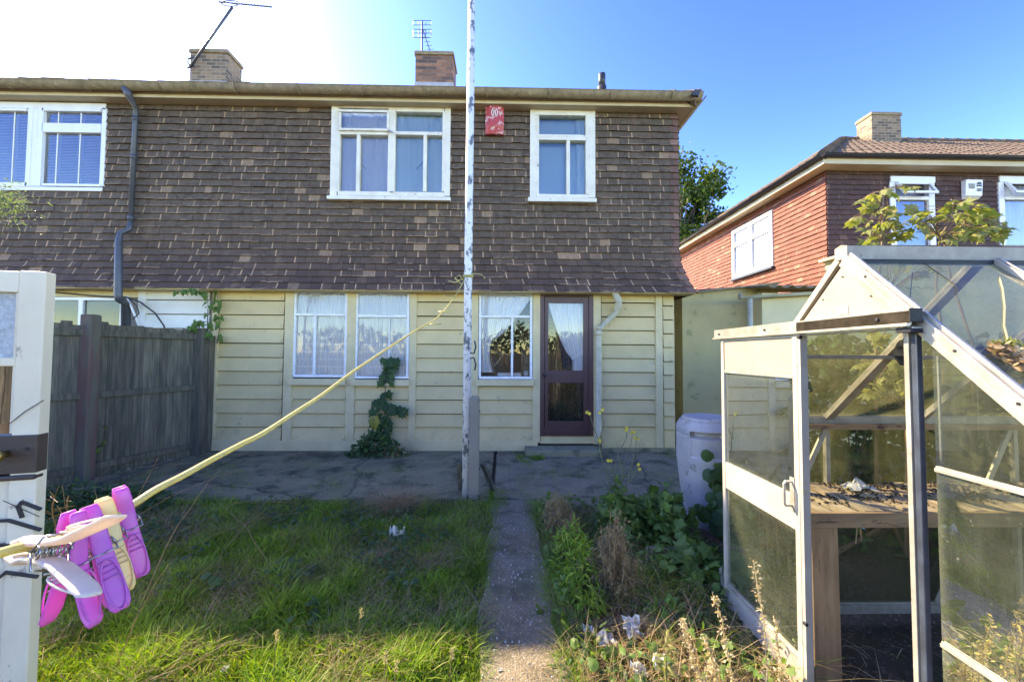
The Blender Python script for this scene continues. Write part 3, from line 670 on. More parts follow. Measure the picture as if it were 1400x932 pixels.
# curtains and what stands in the windows
group = 'net curtains in the two paired ground floor windows'
xa, xb, za, zb = W1; curtain('net_curtain', 'white net curtain with dotted bands in the left of the paired ground floor windows', M['net'], xa+.03, xb-.03, za+.04, zb-.02, YG+.028, 11, .012)
xa, xb, za, zb = W2; curtain('net_curtain', 'white net curtain with dotted bands behind the climber, right of the paired windows', M['net'], xa+.03, xb-.03, za+.04, zb-.02, YG+.028, 11, .012)
xa, xb, za, zb = W3; wd = xb-xa
def tie(v, lo, hi, p=1.6): return lo+(hi-lo)*max(0, v)**p
curtain('tied_curtain', 'white curtain drawn to the left in the window beside the back door', M['voile'], xa+.04, lambda v: xa+.04+(wd*.22+wd*.74*max(0, (v-.42)/.58)**.75 if v > .42 else wd*(.22-.07*math.sin(v*7))), za+.1, zb-.03, YG+.03, 9, .012)
xa, xb, za, zb = pr(749, 413, 798, 507, YG); wd = xb-xa
curtain('tied_curtain', 'white curtain tied back to the right behind the glass of the plum door', M['voile'], lambda v: xa+(wd*.70 if v < .18 else wd*.70*(1-((v-.18)/.82)**.62)), xb+.01, za+.0, zb+.02, YG+.035, 9, .012)
mb = MB(); mb.bar((xa+wd*.66, YG+.016, za+.19), (xb, YG+.016, za+.30), .01, .05); tag(mb.build('curtain_tie', M['voile'], None), 'white tie band holding the curtain behind the door glass', 'curtain tie')
mb = MB()
for k in range(26):                           # ribbed blind panel in the lobby behind the door
    x = xa-.35+k*.045; mb.tube([(x, YG+1.05, .2), (x, YG+1.05, 2.4)], .024, 6)
tag(mb.build('reeded_screen', M['wood_bench'], None, smooth=True), 'beige reeded screen standing in the lobby behind the back door', 'screen')
xa, xb, za, zb = W4; xm = (xa+xb)/2
curtain('curtain', 'pale lilac curtain behind the left light of the wide upper window', curtainmat('lilac_grey_curtain', (.85,.88,.97), .97), xa+.03, xm, za+.02, zb-.04, YT+.065, 5, .02)
curtain('curtain', 'pale blue curtain behind the right light of the wide upper window', M['bluecurtain'], xm, xb-.03, za+.02, zb-.04, YT+.065, 5, .02)
xa, xb, za, zb = W5
curtain('curtain', 'blue curtain hanging at the right side of the narrow upper window', M['bluecurtain'], xb-.26, xb-.02, za+.02, zb-.04, YT+.07, 4, .02)
mb = MB(); mb.box(xa+.02, xb-.02, YT+.12, YT+.125, za, zb-.02); tag(mb.build('roller_blind', mat('blue_grey_blind', (.46,.69,.82), (.44,.65,.78), 2, .8, 0), None), 'plain blue-grey blind drawn down inside the narrow upper window', 'blind')
# things on the sill of the window by the door
x0, x1, z0, z1 = pr(716, 507, 724, 516, YG); mb = MB(); c = Vector(((x0+x1)/2, YG+.13, z0)); mb.tube([c, c+Vector((0,0,z1-z0)), c+Vector((0,0,z1-z0)), c+Vector((0,0,.02))], [.038,.042,.036,.034], 16)
tag(mb.build('mug', M['upvc'], None, smooth=True), 'small white pot on the inner sill beside the back door', 'pot')
mb = MB(); mb.pbox((680, 509.5, 712, 516), YG+.12, .16); tag(mb.build('storage_box', M['upvc'], None, bevel=.006), 'pale low plastic box on the inner sill beside the white pot', 'box')
ch = thing('wooden_chair', at(690, 515, YG+.5), 'wooden folding chair tilted inside the room beside the back door', 'chair')
mb = MB(); mb.bar(at(666, 470, YG+.45), at(677, 512, YG+.45), .05, .03); mb.bar(at(672, 480, YG+.5), at(690, 482, YG+.5), .05, .03); mb.bar(at(690, 482, YG+.5), at(676, 500, YG+.5), .05, .03)
mb.build('frame', M['wood_bench'], ch)
mb = MB(); 
for k in range(6): mb.bar(at(681+k*2.4, 486-k%2*2, YG+.48), at(682+k*2.6, 498+k%3*2, YG+.5), .03, .012)
mb.build('seat', M['wood_rail'], ch)
# step
mb = MB(); x0, x1, _, _ = pr(718, 605, 822, 620, YG-.25); mb.box(x0, x1, YG-.33, YG-.02, 0, .115)
tag(mb.build('doorstep', M['step'], None, bevel=.015), 'low grey concrete doorstep below the plum back door', 'step')
# ------------------------------------------------------------------ left neighbour of the row
lh = thing('terraced_house', ((XP+XW)/2, YG, 0), 'left house of the row with white framed blind window and white boards above the fence', 'house')
W0 = pr(-140, 141, 141, 257, YT); V0 = pr(-20, 406, 166, 470, YG)
t2 = MB(); tilewall(t2, (0, YT, 0), (1,0,0), (0,-1,0), XW, XP, ZTB, ZS-.005, flare, [W0]); t2.build('tile_cladding', M['tile'], lh)
wl = MB(); wallgrid(wl, XW, XP-.004, 2.5, ZS, [W0], YT+.004, YT+.14); wallgrid(wl, XW, XP-.004, 0, 2.5, [V0], YG+.012, YG+.14)
wl.box(XW, XW+.1, YT+.14, 12.6, 0, ZS); wl.box(XW, XP-.004, 12.6, 12.75, 0, ZS); wl.box(XW+.1, XP-.004, YT+.14, 12.6, 2.5, 2.62)
wl.box(XW+.1, XP-.004, YT+.14, 12.6, ZS-.03, ZS); wl.box(XW+.1, XP-.004, 8, 8.1, .0, 2.5); wl.box(XW+.1, XP-.004, 8, 8.1, 2.62, ZS-.03); wl.build('wall', M['inner'], lh)
us = MB(); us.box(XW, XP, YT-flare(ZTB), YG+.01, ZTB-.012, ZTB+.004); us.build('tile_underboard', M['creamtrim'], lh)
eaves(lh, XW, XP, False)
mb = MB(); roofplane(mb, (XW, YE, ZE), (1,0,0), sv, nv_, XP-XW, RS); roofplane(mb, (XP, YE+7.8, ZE), (-1,0,0), Vector((0,-math.cos(PT),math.sin(PT))), Vector((0,math.sin(PT),math.cos(PT))), XP-XW, RS)
rl = mb.build('roof', M['roof'], lh); mb = MB(); ridgecaps(mb, (XW, YE+3.9, ZE+2.555), (XP, YE+3.9, ZE+2.555)); mb.build('ridge_tile', M['roof'], rl)
# eaves tiles peeping over the gutter
mb = MB(); x = XW
while x < at(330, 112, YE).x:
    h = random.uniform(.0, .02); mb.hexa([(x, YE-.09, ZE+.045+h), (x+.32, YE-.09, ZE+.04+h), (x+.32, YE+.25, ZE+.2), (x, YE+.25, ZE+.2), (x, YE-.09, ZE+.07+h), (x+.32, YE-.09, ZE+.062+h), (x+.32, YE+.25, ZE+.23), (x, YE+.25, ZE+.23)]); x += .33
mb.build('eaves_tile', M['roof'], rl)
c1, cx0, cx1, czt = chimney(rl, 260, 310.6, 68, 9.3, .52, at(285, 118, 9.3).z, M['brick2'])
f0 = window(lh, YT-.03, [(-140, 139, 144.5, 147.5), (-140, 254.5, 139.5, 259.5), (137.5, 147.5, 143.5, 254.5), (42, 147.5, 50, 254.5), (36, 147.5, 42, 254.5, .01), (50, 147.5, 57, 254.5, .01),
     (57, 147.5, 137.5, 152, .01), (57, 168.5, 137.5, 181, .01), (-60, 147.5, -50, 254.5), (57, 251, 137.5, 254.5, .01), (-50, 249, 36, 254.5, .01), (-50, 147.5, 36, 151, .01),
     (77, 152, 78.4, 251, -.028), (108, 152, 109.4, 251, -.028), (17, 151, 18.4, 249, -.028)],
     [(57, 151, 138, 169), (56, 180, 138, 252), (-50, 151, 37, 250), (-140, 147, -59, 255)], .08, .035, M['upvc'])
# venetian blind
mb = MB(); xa, xb, za, zb = pr(-45, 156, 137, 252, YT+.04); z = za
while z < zb: mb.hexa([(xa,YT+.035,z),(xb,YT+.035,z),(xb,YT+.058,z+.021),(xa,YT+.058,z+.021),(xa,YT+.035,z+.002),(xb,YT+.035,z+.002),(xb,YT+.058,z+.023),(xa,YT+.058,z+.023)]); z += .024
tag(mb.build('venetian_blind', M['upvc'], None), 'white venetian blind behind the upper window of the left house', 'blind')
window(lh, YG-.02, [(-20, 406, 167, 410), (-20, 410, -16, 470), (106, 410, 112, 470), (163, 410, 167, 470)], [(-16, 410, 106, 470), (112, 410, 163, 470)], .06, .03, M['upvc'])
mb = MB(); mb.pbox((-60, 395, 195, 405.5), YG-.03, .04); mb.build('lintel_board', M['creamtrim'], lh)
mb = MB(); x0, x1, _, _ = pr(195.5, 394, 287, 470, YG)
for k in range(4, len(BZ)-1):
    s, e = BZ[k]-.0, BZ[k+1]-.014; mb.hexa([(x0, YG-.032, s), (x1, YG-.032, s), (x1, YG-.004, s), (x0, YG-.004, s), (x0, YG-.006, e), (x1, YG-.006, e), (x1, YG+.01, e), (x0, YG+.01, e)])
for k in range(4): s, e = BZ[k], BZ[k+1]-.004; mb.hexa([(x0, YG-.032, s), (x1, YG-.032, s), (x1, YG-.004, s), (x0, YG-.004, s), (x0, YG-.006, e), (x1, YG-.006, e), (x1, YG+.01, e), (x0, YG+.01, e)])
mb.build('cladding', M['palecream'], lh, bevel=.003)
mb = MB(); mb.pbox((185, 394, 195.3, 612), YG-.035, .045); mb.build('cladding_post', M['white'], lh)
mb = MB(); mb.tube([at(173, 121, YE-.03), at(176, 131, YE-.03), at(186, 148, YT-.09), at(185.5, 160, YT-.08), at(178.5, 305, YT-.08)], [.06,.045,.034,.034,.034], 12)
mb.tube([at(178.5, 303, YT-.09), at(177.5, 313, YT-.09), at(164, 319, YT-.17), at(162.5, 330, YT-.2), at(161.5, 404, YT-.3), at(163, 409, YT-.3), at(172, 416, YG-.1), at(172, 600, YG-.1)], [.036,.036,.036,.045,.05,.05,.055,.055], 10)
for py in (163, 215, 298): p = at(185.5-(py-160)*.048, py, YT-.08); mb.tube([p+Vector((0,0,.03)), p-Vector((0,0,.03))], .042, 12)
dq = mb.build('downpipe', M['greypipe'], lh, smooth=True)
mb = MB(); mb.tube([at(174, 405, YG-.14), at(182, 425, YG-.13), at(190, 446, YG-.1)], .014, 8); mb.build('overflow_pipe', M['upvc'], lh, smooth=True)
mb = MB(); mb.tube([at(70, 399, YG-.06), at(140, 405, YG-.08), at(172, 406, YG-.16), at(192, 413, YG-.13), at(212, 428, YG-.1), at(224, 445, YG-.08), at(228, 460, YG-.08)], .011, 6)
mb.tube([at(176, 408, YG-.16), at(187, 418, YG-.16), at(190, 428, YG-.16), at(182, 436, YG-.16)], .008, 6); mb.build('cable', M['blackplastic'], lh, smooth=True)
# aerials on the chimneys
ae = thing('tv_aerial', at(260, 88, 9.25), 'long yagi aerial on a slanting mast clamped to the left chimney', 'aerial')
mb = MB(); a, b = at(259, 93, 9.2), at(318, 10, 9.2); mb.tube([a, b], .028, 8); mb.build('mast', M['greypipe'], ae, smooth=True)
mb = MB(); 
for dz in (-.1, .12): mb.tube([at(256, 88, 9.2)+Vector((0,0,dz)), at(264, 82, 9.2)+Vector((0,.05,dz))], .02, 6)
mb.bar(at(256, 84, 9.2), at(261, 92, 9.2), .05, .02); mb.build('clamp', M['greypipe'], ae)
mb = MB(); a, b = at(299, 3, 9.2), at(372, 10, 9.6); mb.tube([a, b], .016, 6); dd = b-a
for k in range(14):
    p = a+dd*(.2+k*.06); mb.tube([p+Vector((-.02,-.10,-.03)), p+Vector((.02,.10,.06))], .006, 4)
for k in (-2, -1, 0, 1, 2): mb.tube([at(301+k*3, -3+k*1.0, 9.0), at(306+k*3, 8+k*1.0, 9.4)], .008, 4)
lp = [at(315+12*math.cos(q), 5+4*math.sin(q), 9.15) for q in [R(v) for v in range(0, 361, 30)]]; mb.tube(lp, .012, 6, cap=False); mb.build('antenna', M['greypipe'], ae)
ae = thing('tv_aerial', at(577, 70, 9.4), 'upright panel aerial with crossed bars on the red brick middle chimney', 'aerial')
mb = MB(); mb.tube([at(577, 74, 9.4), at(577, 29, 9.4)], .022, 8); mb.tube([at(577, 38, 9.4), at(588, 70, 9.9)], .014, 6); mb.build('mast', M['greypipe'], ae)
mb = MB()
for py in (28.5, 34.5, 40.5, 45.5, 51.5): mb.tube([at(565, py, 9.35), at(589.5, py, 9.35)], .009, 4)
for px in (565, 589.5, 572, 582):
    mb.tube([at(px, 28.5, 9.35), at(px, 34.5, 9.35)], .007, 4); mb.tube([at(px, 40.5, 9.35), at(px, 51.5, 9.35)], .007, 4)
for k in range(6): mb.tube([at(577+k*2.2-4, 42+k*5.2, 9.5+k*.08), at(577+k*2.2+5, 41.5+k*5.2, 9.5+k*.08)], .007, 4)
mb.build('antenna', M['greypipe'], ae)
# ------------------------------------------------------------------ house on the right
YN = 7.75; XN = at(1130, 270, YN).x
ZSN = at(1130, 233, YN-.0).z; ZTN = 2.55
nh = thing('detached_house', (XN+3, YN, 0), 'red tile-hung house beyond the greenhouse with hipped roof and brick chimney', 'house')
N1 = pr(1218, 243, 1279, 335, YN); N2 = pr(1367, 245, 1440, 335, YN)
SY0, SY1 = XN*F/(1066-690), XN*F/(1008-690)
SW = (SY0, SY1, CAMZ+(484-359)*SY0/F, CAMZ+(484-280)*SY0/F)
t3 = MB(); tilewall(t3, (XN, 0, 0), (0,1,0), (-1,0,0), YN, YN+9, ZTN, ZSN-.01, lambda z: 0 if z > 3.2 else ((3.2-z)/.7)**1.7*.12, [SW]); o3 = t3.build('tile_cladding', M['redtile'], nh)
t3 = MB(); tilewall(t3, (0, YN, 0), (1,0,0), (0,-1,0), XN, XN+8, ZTN, ZSN-.01, lambda z: 0, [N1, N2]); o4 = t3.build('tile_cladding', M['browntile'], nh); o4['label'] = 'brown tile-hung garden front'
wl = MB(); wallgrid(wl, XN+.004, XN+8, 0, ZSN, [N1, N2], YN+.004, YN+.14); wallgrid(wl, YN+.14, YN+9, 0, ZSN, [SW], XN+.004, XN+.14, swap=True)
wl.box(XN+.14, XN+8, YN+9, YN+9.1, 0, ZSN); wl.box(XN+7.9, XN+8, YN+.14, YN+9, 0, ZSN); wl.box(XN+.14, XN+7.9, YN+.14, YN+9, ZSN-.03, ZSN); wl.box(XN+.14, XN+7.9, YN+.14, YN+9, 2.4, 2.5)
wl.box(XN+.14, XN+7.9, YN+2.2, YN+2.3, 2.5, ZSN-.03); wl.box(XN+1.9, XN+2.0, YN+2.3, YN+9, 2.5, ZSN-.03)
wl.build('wall', M['inner'], nh)
EO = .32; ex, ey = XN-EO, YN-EO; ze = ZSN+.14
mb = MB(); mb.box(ex+.04, XN+8, ey+.04, YN+.05, ZSN-.001, ZSN+.02); mb.box(ex+.04, XN+.05, YN+.05, YN+9, ZSN-.001, ZSN+.02); mb.build('soffit', M['soffit'], nh)
mb = MB(); mb.box(ex+.02, XN+8, ey+.02, ey+.04, ZSN-.01, ZSN+.12); mb.box(ex+.02, ex+.04, ey+.04, YN+9, ZSN-.01, ZSN+.12); mb.build('fascia', M['soffit'], nh)
mb = MB(); halftube(mb, (ex-.05, ey-.04, ze+.02), (XN+8, ey-.04, ze+.02), .062); halftube(mb, (ex-.05, YN+9, ze+.02), (ex-.05, ey-.04, ze+.02), .062)
mb.build('gutter', M['blackplastic'], nh, smooth=True)
P2 = math.atan(.66); s2, n2 = Vector((0, math.cos(P2), math.sin(P2))), Vector((0, -math.sin(P2), math.cos(P2)))
RN = 4.4; SN = RN/math.cos(P2)
mb = MB(); roofplane(mb, (ex, ey, ze), (1,0,0), s2, n2, 13, SN, math.cos(P2), 0, gauge=.30, tw=.21, step=.026)
roofplane(mb, (ex, ey+2*RN, ze), (0,-1,0), Vector((math.cos(P2),0,math.sin(P2))), Vector((-math.sin(P2),0,math.cos(P2))), 2*RN, SN, math.cos(P2), math.cos(P2), gauge=.32)
roofplane(mb, (ex+13, ey+2*RN, ze), (-1,0,0), Vector((0,-math.cos(P2),math.sin(P2))), Vector((0,math.sin(P2),math.cos(P2))), 13, SN, 0, math.cos(P2), gauge=.32, step=.15)
rn = mb.build('roof', M['roof'], nh)
mb = MB(); ap = Vector((ex+RN, ey+RN, ze+RN*.66+.02)); ridgecaps(mb, (ex, ey, ze+.03), ap, .11, .35); ridgecaps(mb, ap, (ex+13, ey+RN, ze+RN*.66+.02), .11, .4); ridgecaps(mb, (ex, ey+2*RN, ze+.03), ap, .11, .4); mb.build('ridge_tile', M['roof'], rn)
chimney(rn, 1192, 1232, 154, 11.3, .5, at(1210, 199, 11.3).z, M['brick2'])
# side window (in the red wall)
def swin(rects, panes):
    mb = MB()
    for a, b, c, d in rects: mb.box(XN-.05, XN+.05, SY0+(SY1-SY0)*a, SY0+(SY1-SY0)*b, SW[2]+(SW[3]-SW[2])*c, SW[2]+(SW[3]-SW[2])*d)
    f = mb.build('window', M['upvc'], nh, bevel=.006)
    for a, b, c, d in panes:
        g = MB(); y0, y1, z0, z1 = SY0+(SY1-SY0)*a, SY0+(SY1-SY0)*b, SW[2]+(SW[3]-SW[2])*c, SW[2]+(SW[3]-SW[2])*d
        g.quad((XN, y0, z0), (XN, y1, z0), (XN, y1, z1), (XN, y0, z1)); g.build('pane', M['glass'], f)
    mb = MB(); mb.box(XN-.1, XN-.0, SY0-.03, SY1+.03, SW[2]-.06, SW[2]-.002); mb.build('sill', M['blackplastic'], f)
swin([(0,1,0,.08),(0,1,.93,1),(0,.055,.08,.93),(.945,1,.08,.93),(.47,.56,.08,.93),(.055,.47,.64,.72),(.56,.945,.64,.72)],
     [(.055,.47,.08,.64),(.055,.47,.72,.93),(.56,.945,.08,.64),(.56,.945,.72,.93)])
mb = MB(); curtain_x = XN+.22
for j in range(2):
    y0, y1 = (SY0+.05, SY0+(SY1-SY0)*.5) if j == 0 else (SY0+(SY1-SY0)*.5, SY1-.05)
    mb = MB(); nu = 60
    for k in range(nu+1):
        y = y0+(y1-y0)*k/nu; dx = .02*math.sin(k*1.1)
        for z in (SW[2]+.02, SW[3]-.02): mb.v.append((curtain_x+dx, y, z))
    for k in range(nu): mb.f.append((2*k, 2*k+2, 2*k+3, 2*k+1)); mb.mi.append(0)
    tag(mb.build('net_curtain', M['sheer'], None, smooth=True), ('near' if j == 0 else 'far')+' half net curtain behind the white window in the red tiled side wall', 'curtain')
def nwin(x0, x1, yb, openleaf=True):
    f = window(nh, YN-.04, [(x0, 241, x1, 249), (x0, 249, x0+7.5, yb), (x1-8, 249, x1, yb), (x0+7.5, 268, x1-8, 273)], [(x0+7, 272, x1-8, yb)], .09, .05, M['upvc'])
    mb = MB(); # open top light, hinged at the top
    xa, xb, za, zb = pr(x0+7.5, 250, x1-8, 268, YN-.05); th = R(28)
    def L(x, t): return Vector((x, YN-.06-math.sin(th)*t, zb-math.cos(th)*t))
    H = (zb-za)*1.05
    for a, b in ((L(xa,.02), L(xb,.02)), (L(xa,H), L(xb,H)), (L(xa+.02,0), L(xa+.02,H)), (L(xb-.02,0), L(xb-.02,H))): mb.bar(a, b, .045, .045)
    mb.build('casement', M['upvc'], f)
    g = MB(); g.quad(L(xa,H), L(xb,H), L(xb,0), L(xa,0)); g.build('pane', M['glass'], f)
nwin(1218, 1279, 335); nwin(1367, 1440, 335)
mb = MB(); nx0, nx1, nz0, nz1 = N2; curtain('net_curtain', 'gathered net curtain in the right front window of the far house', M['sheer'], nx0+.05, nx1-.02, nz0, nz1-.1, YN+.12, 12, .03)
nx0, nx1, nz0, nz1 = N1; mb = MB(); mb.box(nx0+.02, nx1-.02, YN+.15, YN+.155, nz0, nz1); tag(mb.build('roller_blind', mat('slate_blue_blind', (.2,.25,.33), (.22,.27,.35), 2, .7, 0), None), 'slate blue blind inside the left front window of the far house', 'blind')
ab = thing('alarm_box', at(1332, 260, YN-.02), 'white alarm box with dark printed emblem on the brown tiles of the far house', 'alarm box')
x0, x1, z0, z1 = pr(1320, 246, 1343, 271, YN-.1); mb = MB(); mb.prism([(x0, YN-.02, z0), (x0, YN-.1, z0+.06), (x0, YN-.12, z1), (x0, YN-.02, z1)], (x1-x0, 0, 0)); mb.build('case', M['upvc'], ab, bevel=.01)
mb = MB(); wd = x1-x0; yy = YN-.125
for k in range(5): mb.box(x0+wd*.12+k*.003, x0+wd*.5, yy, yy+.01, z1-.10-k*.022, z1-.092-k*.022)
c = Vector((x0+wd*.76, yy, z1-.1)); mb.prism([tuple(c+Vector((math.cos(q)*.05, 0, math.sin(q)*.05))) for q in [R(v) for v in range(0, 181, 20)]], (0,.01,0)); mb.box(c.x-.05, c.x+.05, yy, yy+.01, c.z-.045, c.z-.015); mb.box(c.x-.04, c.x+.045, yy, yy+.01, c.z-.14, c.z-.12); mb.box(c.x-.04, c.x+.045, yy, yy+.01, c.z-.105, c.z-.09)
mb.build('emblem', M['blackplastic'], ab)
# ------------------------------------------------------------------ olive outhouse
YO = 6.75; xo0 = at(933.5, 500, YO).x; YO2 = 6.35; xo1 = at(1042, 430, YO2).x; xo2 = at(1150, 430, YO2).x
oh = thing('outhouse', ((xo0+xo2)/2, YO, 0), 'olive rendered outhouse with corrugated roof between the two houses', 'outhouse')
za, zb = at(934, 403.5, YO).z, at(1056, 388, YO).z; xz = at(1056, 388, YO).x
mb = MB(); mb.prism([(xo0, YO, 0), (xz+.1, YO, 0), (xz+.1, YO, zb), (xo0, YO, za)], (0, 2.6, 0)); mb.build('wall', M['render'], oh)
mb = MB(); mb.box(xo1, xo2+1.6, YO2, YO-.003, 0, at(1100, 401, YO2).z); o_ = mb.build('wall', M['render2'], oh); o_['label'] = 'cream rendered projecting bay'
mb = MB(); mb.bar((xo0-.05, YO-.03, za+.012), (xz+.1, YO-.03, zb+.012), .1, .03); mb.build('fascia', M['gutter'], oh)
mb = MB(); x = at(1044, 392, YO2).x-.1; zr = at(1080, 392, YO2-.1).z; k = 0
while x < xo2+1.5:
    h = .022*math.sin(k*math.pi/3); mb.v += [(x, YO2-.16, zr+h), (x, YO2+2.2, zr+.32+h), (x, YO2-.16, zr+h-.01), (x, YO2+2.2, zr+.31+h)]; k += 1; x += .035
for i in range(k-1): a = i*4; mb.f += [(a, a+4, a+5, a+1), (a+2, a+3, a+7, a+6), (a, a+2, a+6, a+4)]; mb.mi += [0]*3
mb.build('corrugated_roof', M['gutter'], oh, smooth=True)
mb = MB(); a = at(1012, 405, YO2-.1); b = at(1125, 398, YO2-.1); halftube(mb, a, b, .055); mb.tube([a, a+Vector((-.006,0,-.0))], .056, 14)
mb.build('gutter', M['creampipe'], oh, smooth=True)
mb = MB(); p = at(1025, 407, YO2-.1); mb.tube([p-Vector((0,0,.02)), (p.x, p.y, 0)], .04, 12); mb.build('downpipe', M['creampipe'], oh, smooth=True)
# coping block and extension of the far house behind the greenhouse
ext = thing('rear_extension', (6.5, 6.7, 0), 'cream flat-roofed extension wall rising behind the greenhouse gable', 'extension')
xq = at(1149, 370, 6.2).x; zq = at(1140, 349, 6.2).z
mb = MB(); mb.box(xq, xq+4.5, 6.2, 6.5, 0, zq-.05); mb.build('wall', M['render2'], ext)
mb = MB(); mb.box(xq-.08, xq+4.6, 6.12, 6.55, zq-.049, zq+.0); mb.build('coping', M['creamtrim'], ext, bevel=.01)
# far glimpse in the gap: low tiled roof and grey wall
gp = thing('garden_shed', (3.6, 9.3, 0), 'small grey shed with red tiled roof glimpsed in the narrow gap between the houses', 'shed')
mb = MB(); mb.box(2.95, 4.4, 9.6, 11, 0, at(927, 432, 9.6).z); mb.build('wall', M['gapwall'], gp)
mb = MB(); roofplane(mb, (2.9, 9.5, at(927, 429, 9.5).z), (1,0,0), Vector((0,.8,.6)), Vector((0,-.6,.8)), 1.6, 1.4, gauge=.12, tw=.17, step=.04); mb.build('roof', M['redtile'], gp)
# ------------------------------------------------------------------ ground
PX0, PX1 = -.125, .30                          # path edges
def smooth(a, b, x): t = min(1, max(0, (x-a)/(b-a))); return t*t*(3-2*t)
def gz(x, y):
    z = .012*noise.noise(Vector((x*2.1, y*2.1, 0))) + .006*noise.noise(Vector((x*7, y*7, 3)))
    if x > .3: z += .03*smooth(.3, .6, x)*(.6+noise.noise(Vector((x*3, y*3, 9)))) * (1-smooth(3.5, 3.75, y))
    if x < PX0-.02 and y < 3.9: z += .02*smooth(PX0-.02, PX0-.15, x)
    ing = smooth(1.38, 1.50, x)*(1-smooth(2.36, 2.5, y))*(1-smooth(4.4, 4.6, x))*smooth(-.2, 0, y)
    z = z*(1-.2*ing) - .16*ing - .05*smooth(.9, 1.3, x)*(1-smooth(2.4, 2.9, y))*(1-ing)
    if abs(y) > 8 or abs(x) > 8: z = 0
    return z - .012
xs = [-300, -80, -30, -12] + list(np.arange(-7, 7.01, .07)) + [12, 30, 80, 300]
ys = [-300, -60, -20, -6, -3, -1] + list(np.arange(-.5, 6.4, .07)) + [7, 9, 12, 20, 40, 100, 500]
mb = MB()
for y in ys:
    for x in xs: mb.v.append((x, y, gz(x, y)))
nx = len(xs)
for j in range(len(ys)-1):
    for i in range(nx-1): a = j*nx+i; mb.f.append((a, a+1, a+nx+1, a+nx)); mb.mi.append(0)
struct(mb.build('ground', M['soil'], smooth=True))
# patio slab with broken front edge
def slab(name, outline, z, mt, depth=.1, sub=None):
    mb = MB(); mb.prism([(x, y, z-depth) for x, y in outline], (0, 0, depth)); return struct(mb.build(name, mt, bevel=.012))
pts = [(-6.5, 5.95), (-6.5, 3.9)]
x = -6.4
while x < PX0-.1: pts.append((x, 3.92+.07*noise.noise(Vector((x*1.7, 1, 0)))+.02*noise.noise(Vector((x*9, 0, 0))))); x += .12
pts += [(PX0-.03, 3.9), (PX0-.02, 5.95)]
slab('patio', pts[::-1], .03, M['patio'])
pts = [(PX0+.02, 5.95), (PX0+.02, 3.95), (.32, 3.93)]
x = .42
while x < 3.5: pts.append((x, 3.78+.05*noise.noise(Vector((x*2.1, 5, 0)))+.02*noise.noise(Vector((x*9, 4, 0))))); x += .12
pts += [(3.6, 3.8), (3.6, 5.95)]
slab('patio', pts[::-1], .026, M['patio2'])
pts = []; y = -2.0
while y < 3.9: pts.append((PX0+.045*noise.noise(Vector((y*2.5, 7, 0)))+.008*noise.noise(Vector((y*11, 7, 0))), y)); y += .1
q = []; y = -2.0
while y < 3.9: q.append((PX1+.06*noise.noise(Vector((y*2.5, 17, 0)))+.008*noise.noise(Vector((y*11, 3, 0))), y)); y += .1
slab('path', [*pts, (PX0, 3.935), (PX1, 3.915), *q[::-1]][::-1], .022, M['path'])
# ------------------------------------------------------------------ blades, leaves
def blades(name, P, H, W, LEAN, mt, curl=.5, parent=None):
    """P (n,3) roots, H heights, W widths, LEAN lean fraction: one mesh of tapered bent blades"""
    n = len(P); a = np.random.rand(n)*2*math.pi; la = np.random.rand(n)*2*math.pi
    side = np.stack([np.cos(a), np.sin(a), np.zeros(n)], 1)*W[:,None]/2
    ld_ = np.stack([np.cos(la), np.sin(la), np.zeros(n)], 1)
    out = []
    for t, wf in ((0, 1), (.4, .85), (.75, .55), (1, 0)):
        c = P + ld_*(LEAN*H*(t**1.8))[:,None] + np.array([0,0,1.0])*(H*(t - curl*.35*LEAN*t*t))[:,None]
        if wf: out += [c-side*wf, c+side*wf]
        else: out.append(c)
    V = np.stack(out, 1).reshape(-1, 3)
    base = (np.arange(n)*7)[:,None]
    quads = np.concatenate([base+np.array([[0,1,3,2]]), base+np.array([[2,3,5,4]])], 0)
    tris = base+np.array([[4,5,6]])
    me = bpy.data.meshes.new(name); me.vertices.add(len(V)); me.vertices.foreach_set('co', V.astype(np.float32).ravel())
    loops = np.concatenate([quads.ravel(), tris.ravel()]); tot = np.concatenate([np.full(len(quads), 4), np.full(len(tris), 3)])
    me.loops.add(len(loops)); me.loops.foreach_set('vertex_index', loops.astype(np.int32))
    me.polygons.add(len(tot)); st = np.concatenate([[0], np.cumsum(tot)[:-1]]); me.polygons.foreach_set('loop_start', st.astype(np.int32)); me.polygons.foreach_set('loop_total', tot.astype(np.int32))
    me.materials.append(mt); me.update(calc_edges=True); me.validate()
    o = bpy.data.objects.new(name, me); COL.objects.link(o)
    if parent: o.parent = parent; off = wloc(parent); me.transform(Matrix.Translation(-off))
    return o
def nz(x, y, s=1.0, k=0): return noise.noise(Vector((x*s, y*s, k)))
def scatter(n, x0, x1, y0, y1, test):
    r = []
    while len(r) < n:
        x, y = random.uniform(x0, x1), random.uniform(y0, y1)
        if test(x, y): r.append((x, y, gz(x, y)))
    return np.array(r)
def lawn_ok(x, y):
    if x > PX0+.012*math.sin(y*9)+.02*nz(x, y, 4): return False
    if x < -1.42*y-.35: return False
    e = 3.93+.10*nz(x, 1, 1.7)
    if y > e: return False
    return random.random() < 1.0 - .5*smooth(3.3, 3.9, y)
P = scatter(100000, -5.3, PX0+.03, .95, 3.97, lambda x, y: lawn_ok(x, y) and random.random() < (1.25-.2*y))
n = len(P); tuft = np.array([.5+.9*max(0, nz(x, y, 3.3, 2)+.25)+.5*max(0, nz(x, y, 9, 4)) for x, y, z in P])
H = (.04+.09*np.random.rand(n)**1.4)*tuft*.95; W = .0034+.0046*np.random.rand(n)
tag(blades('grass', P, H, W, .35+.9*np.random.rand(n), M['grass']), 'uneven green grass of the neglected lawn left of the path', 'grass', kind='stuff')
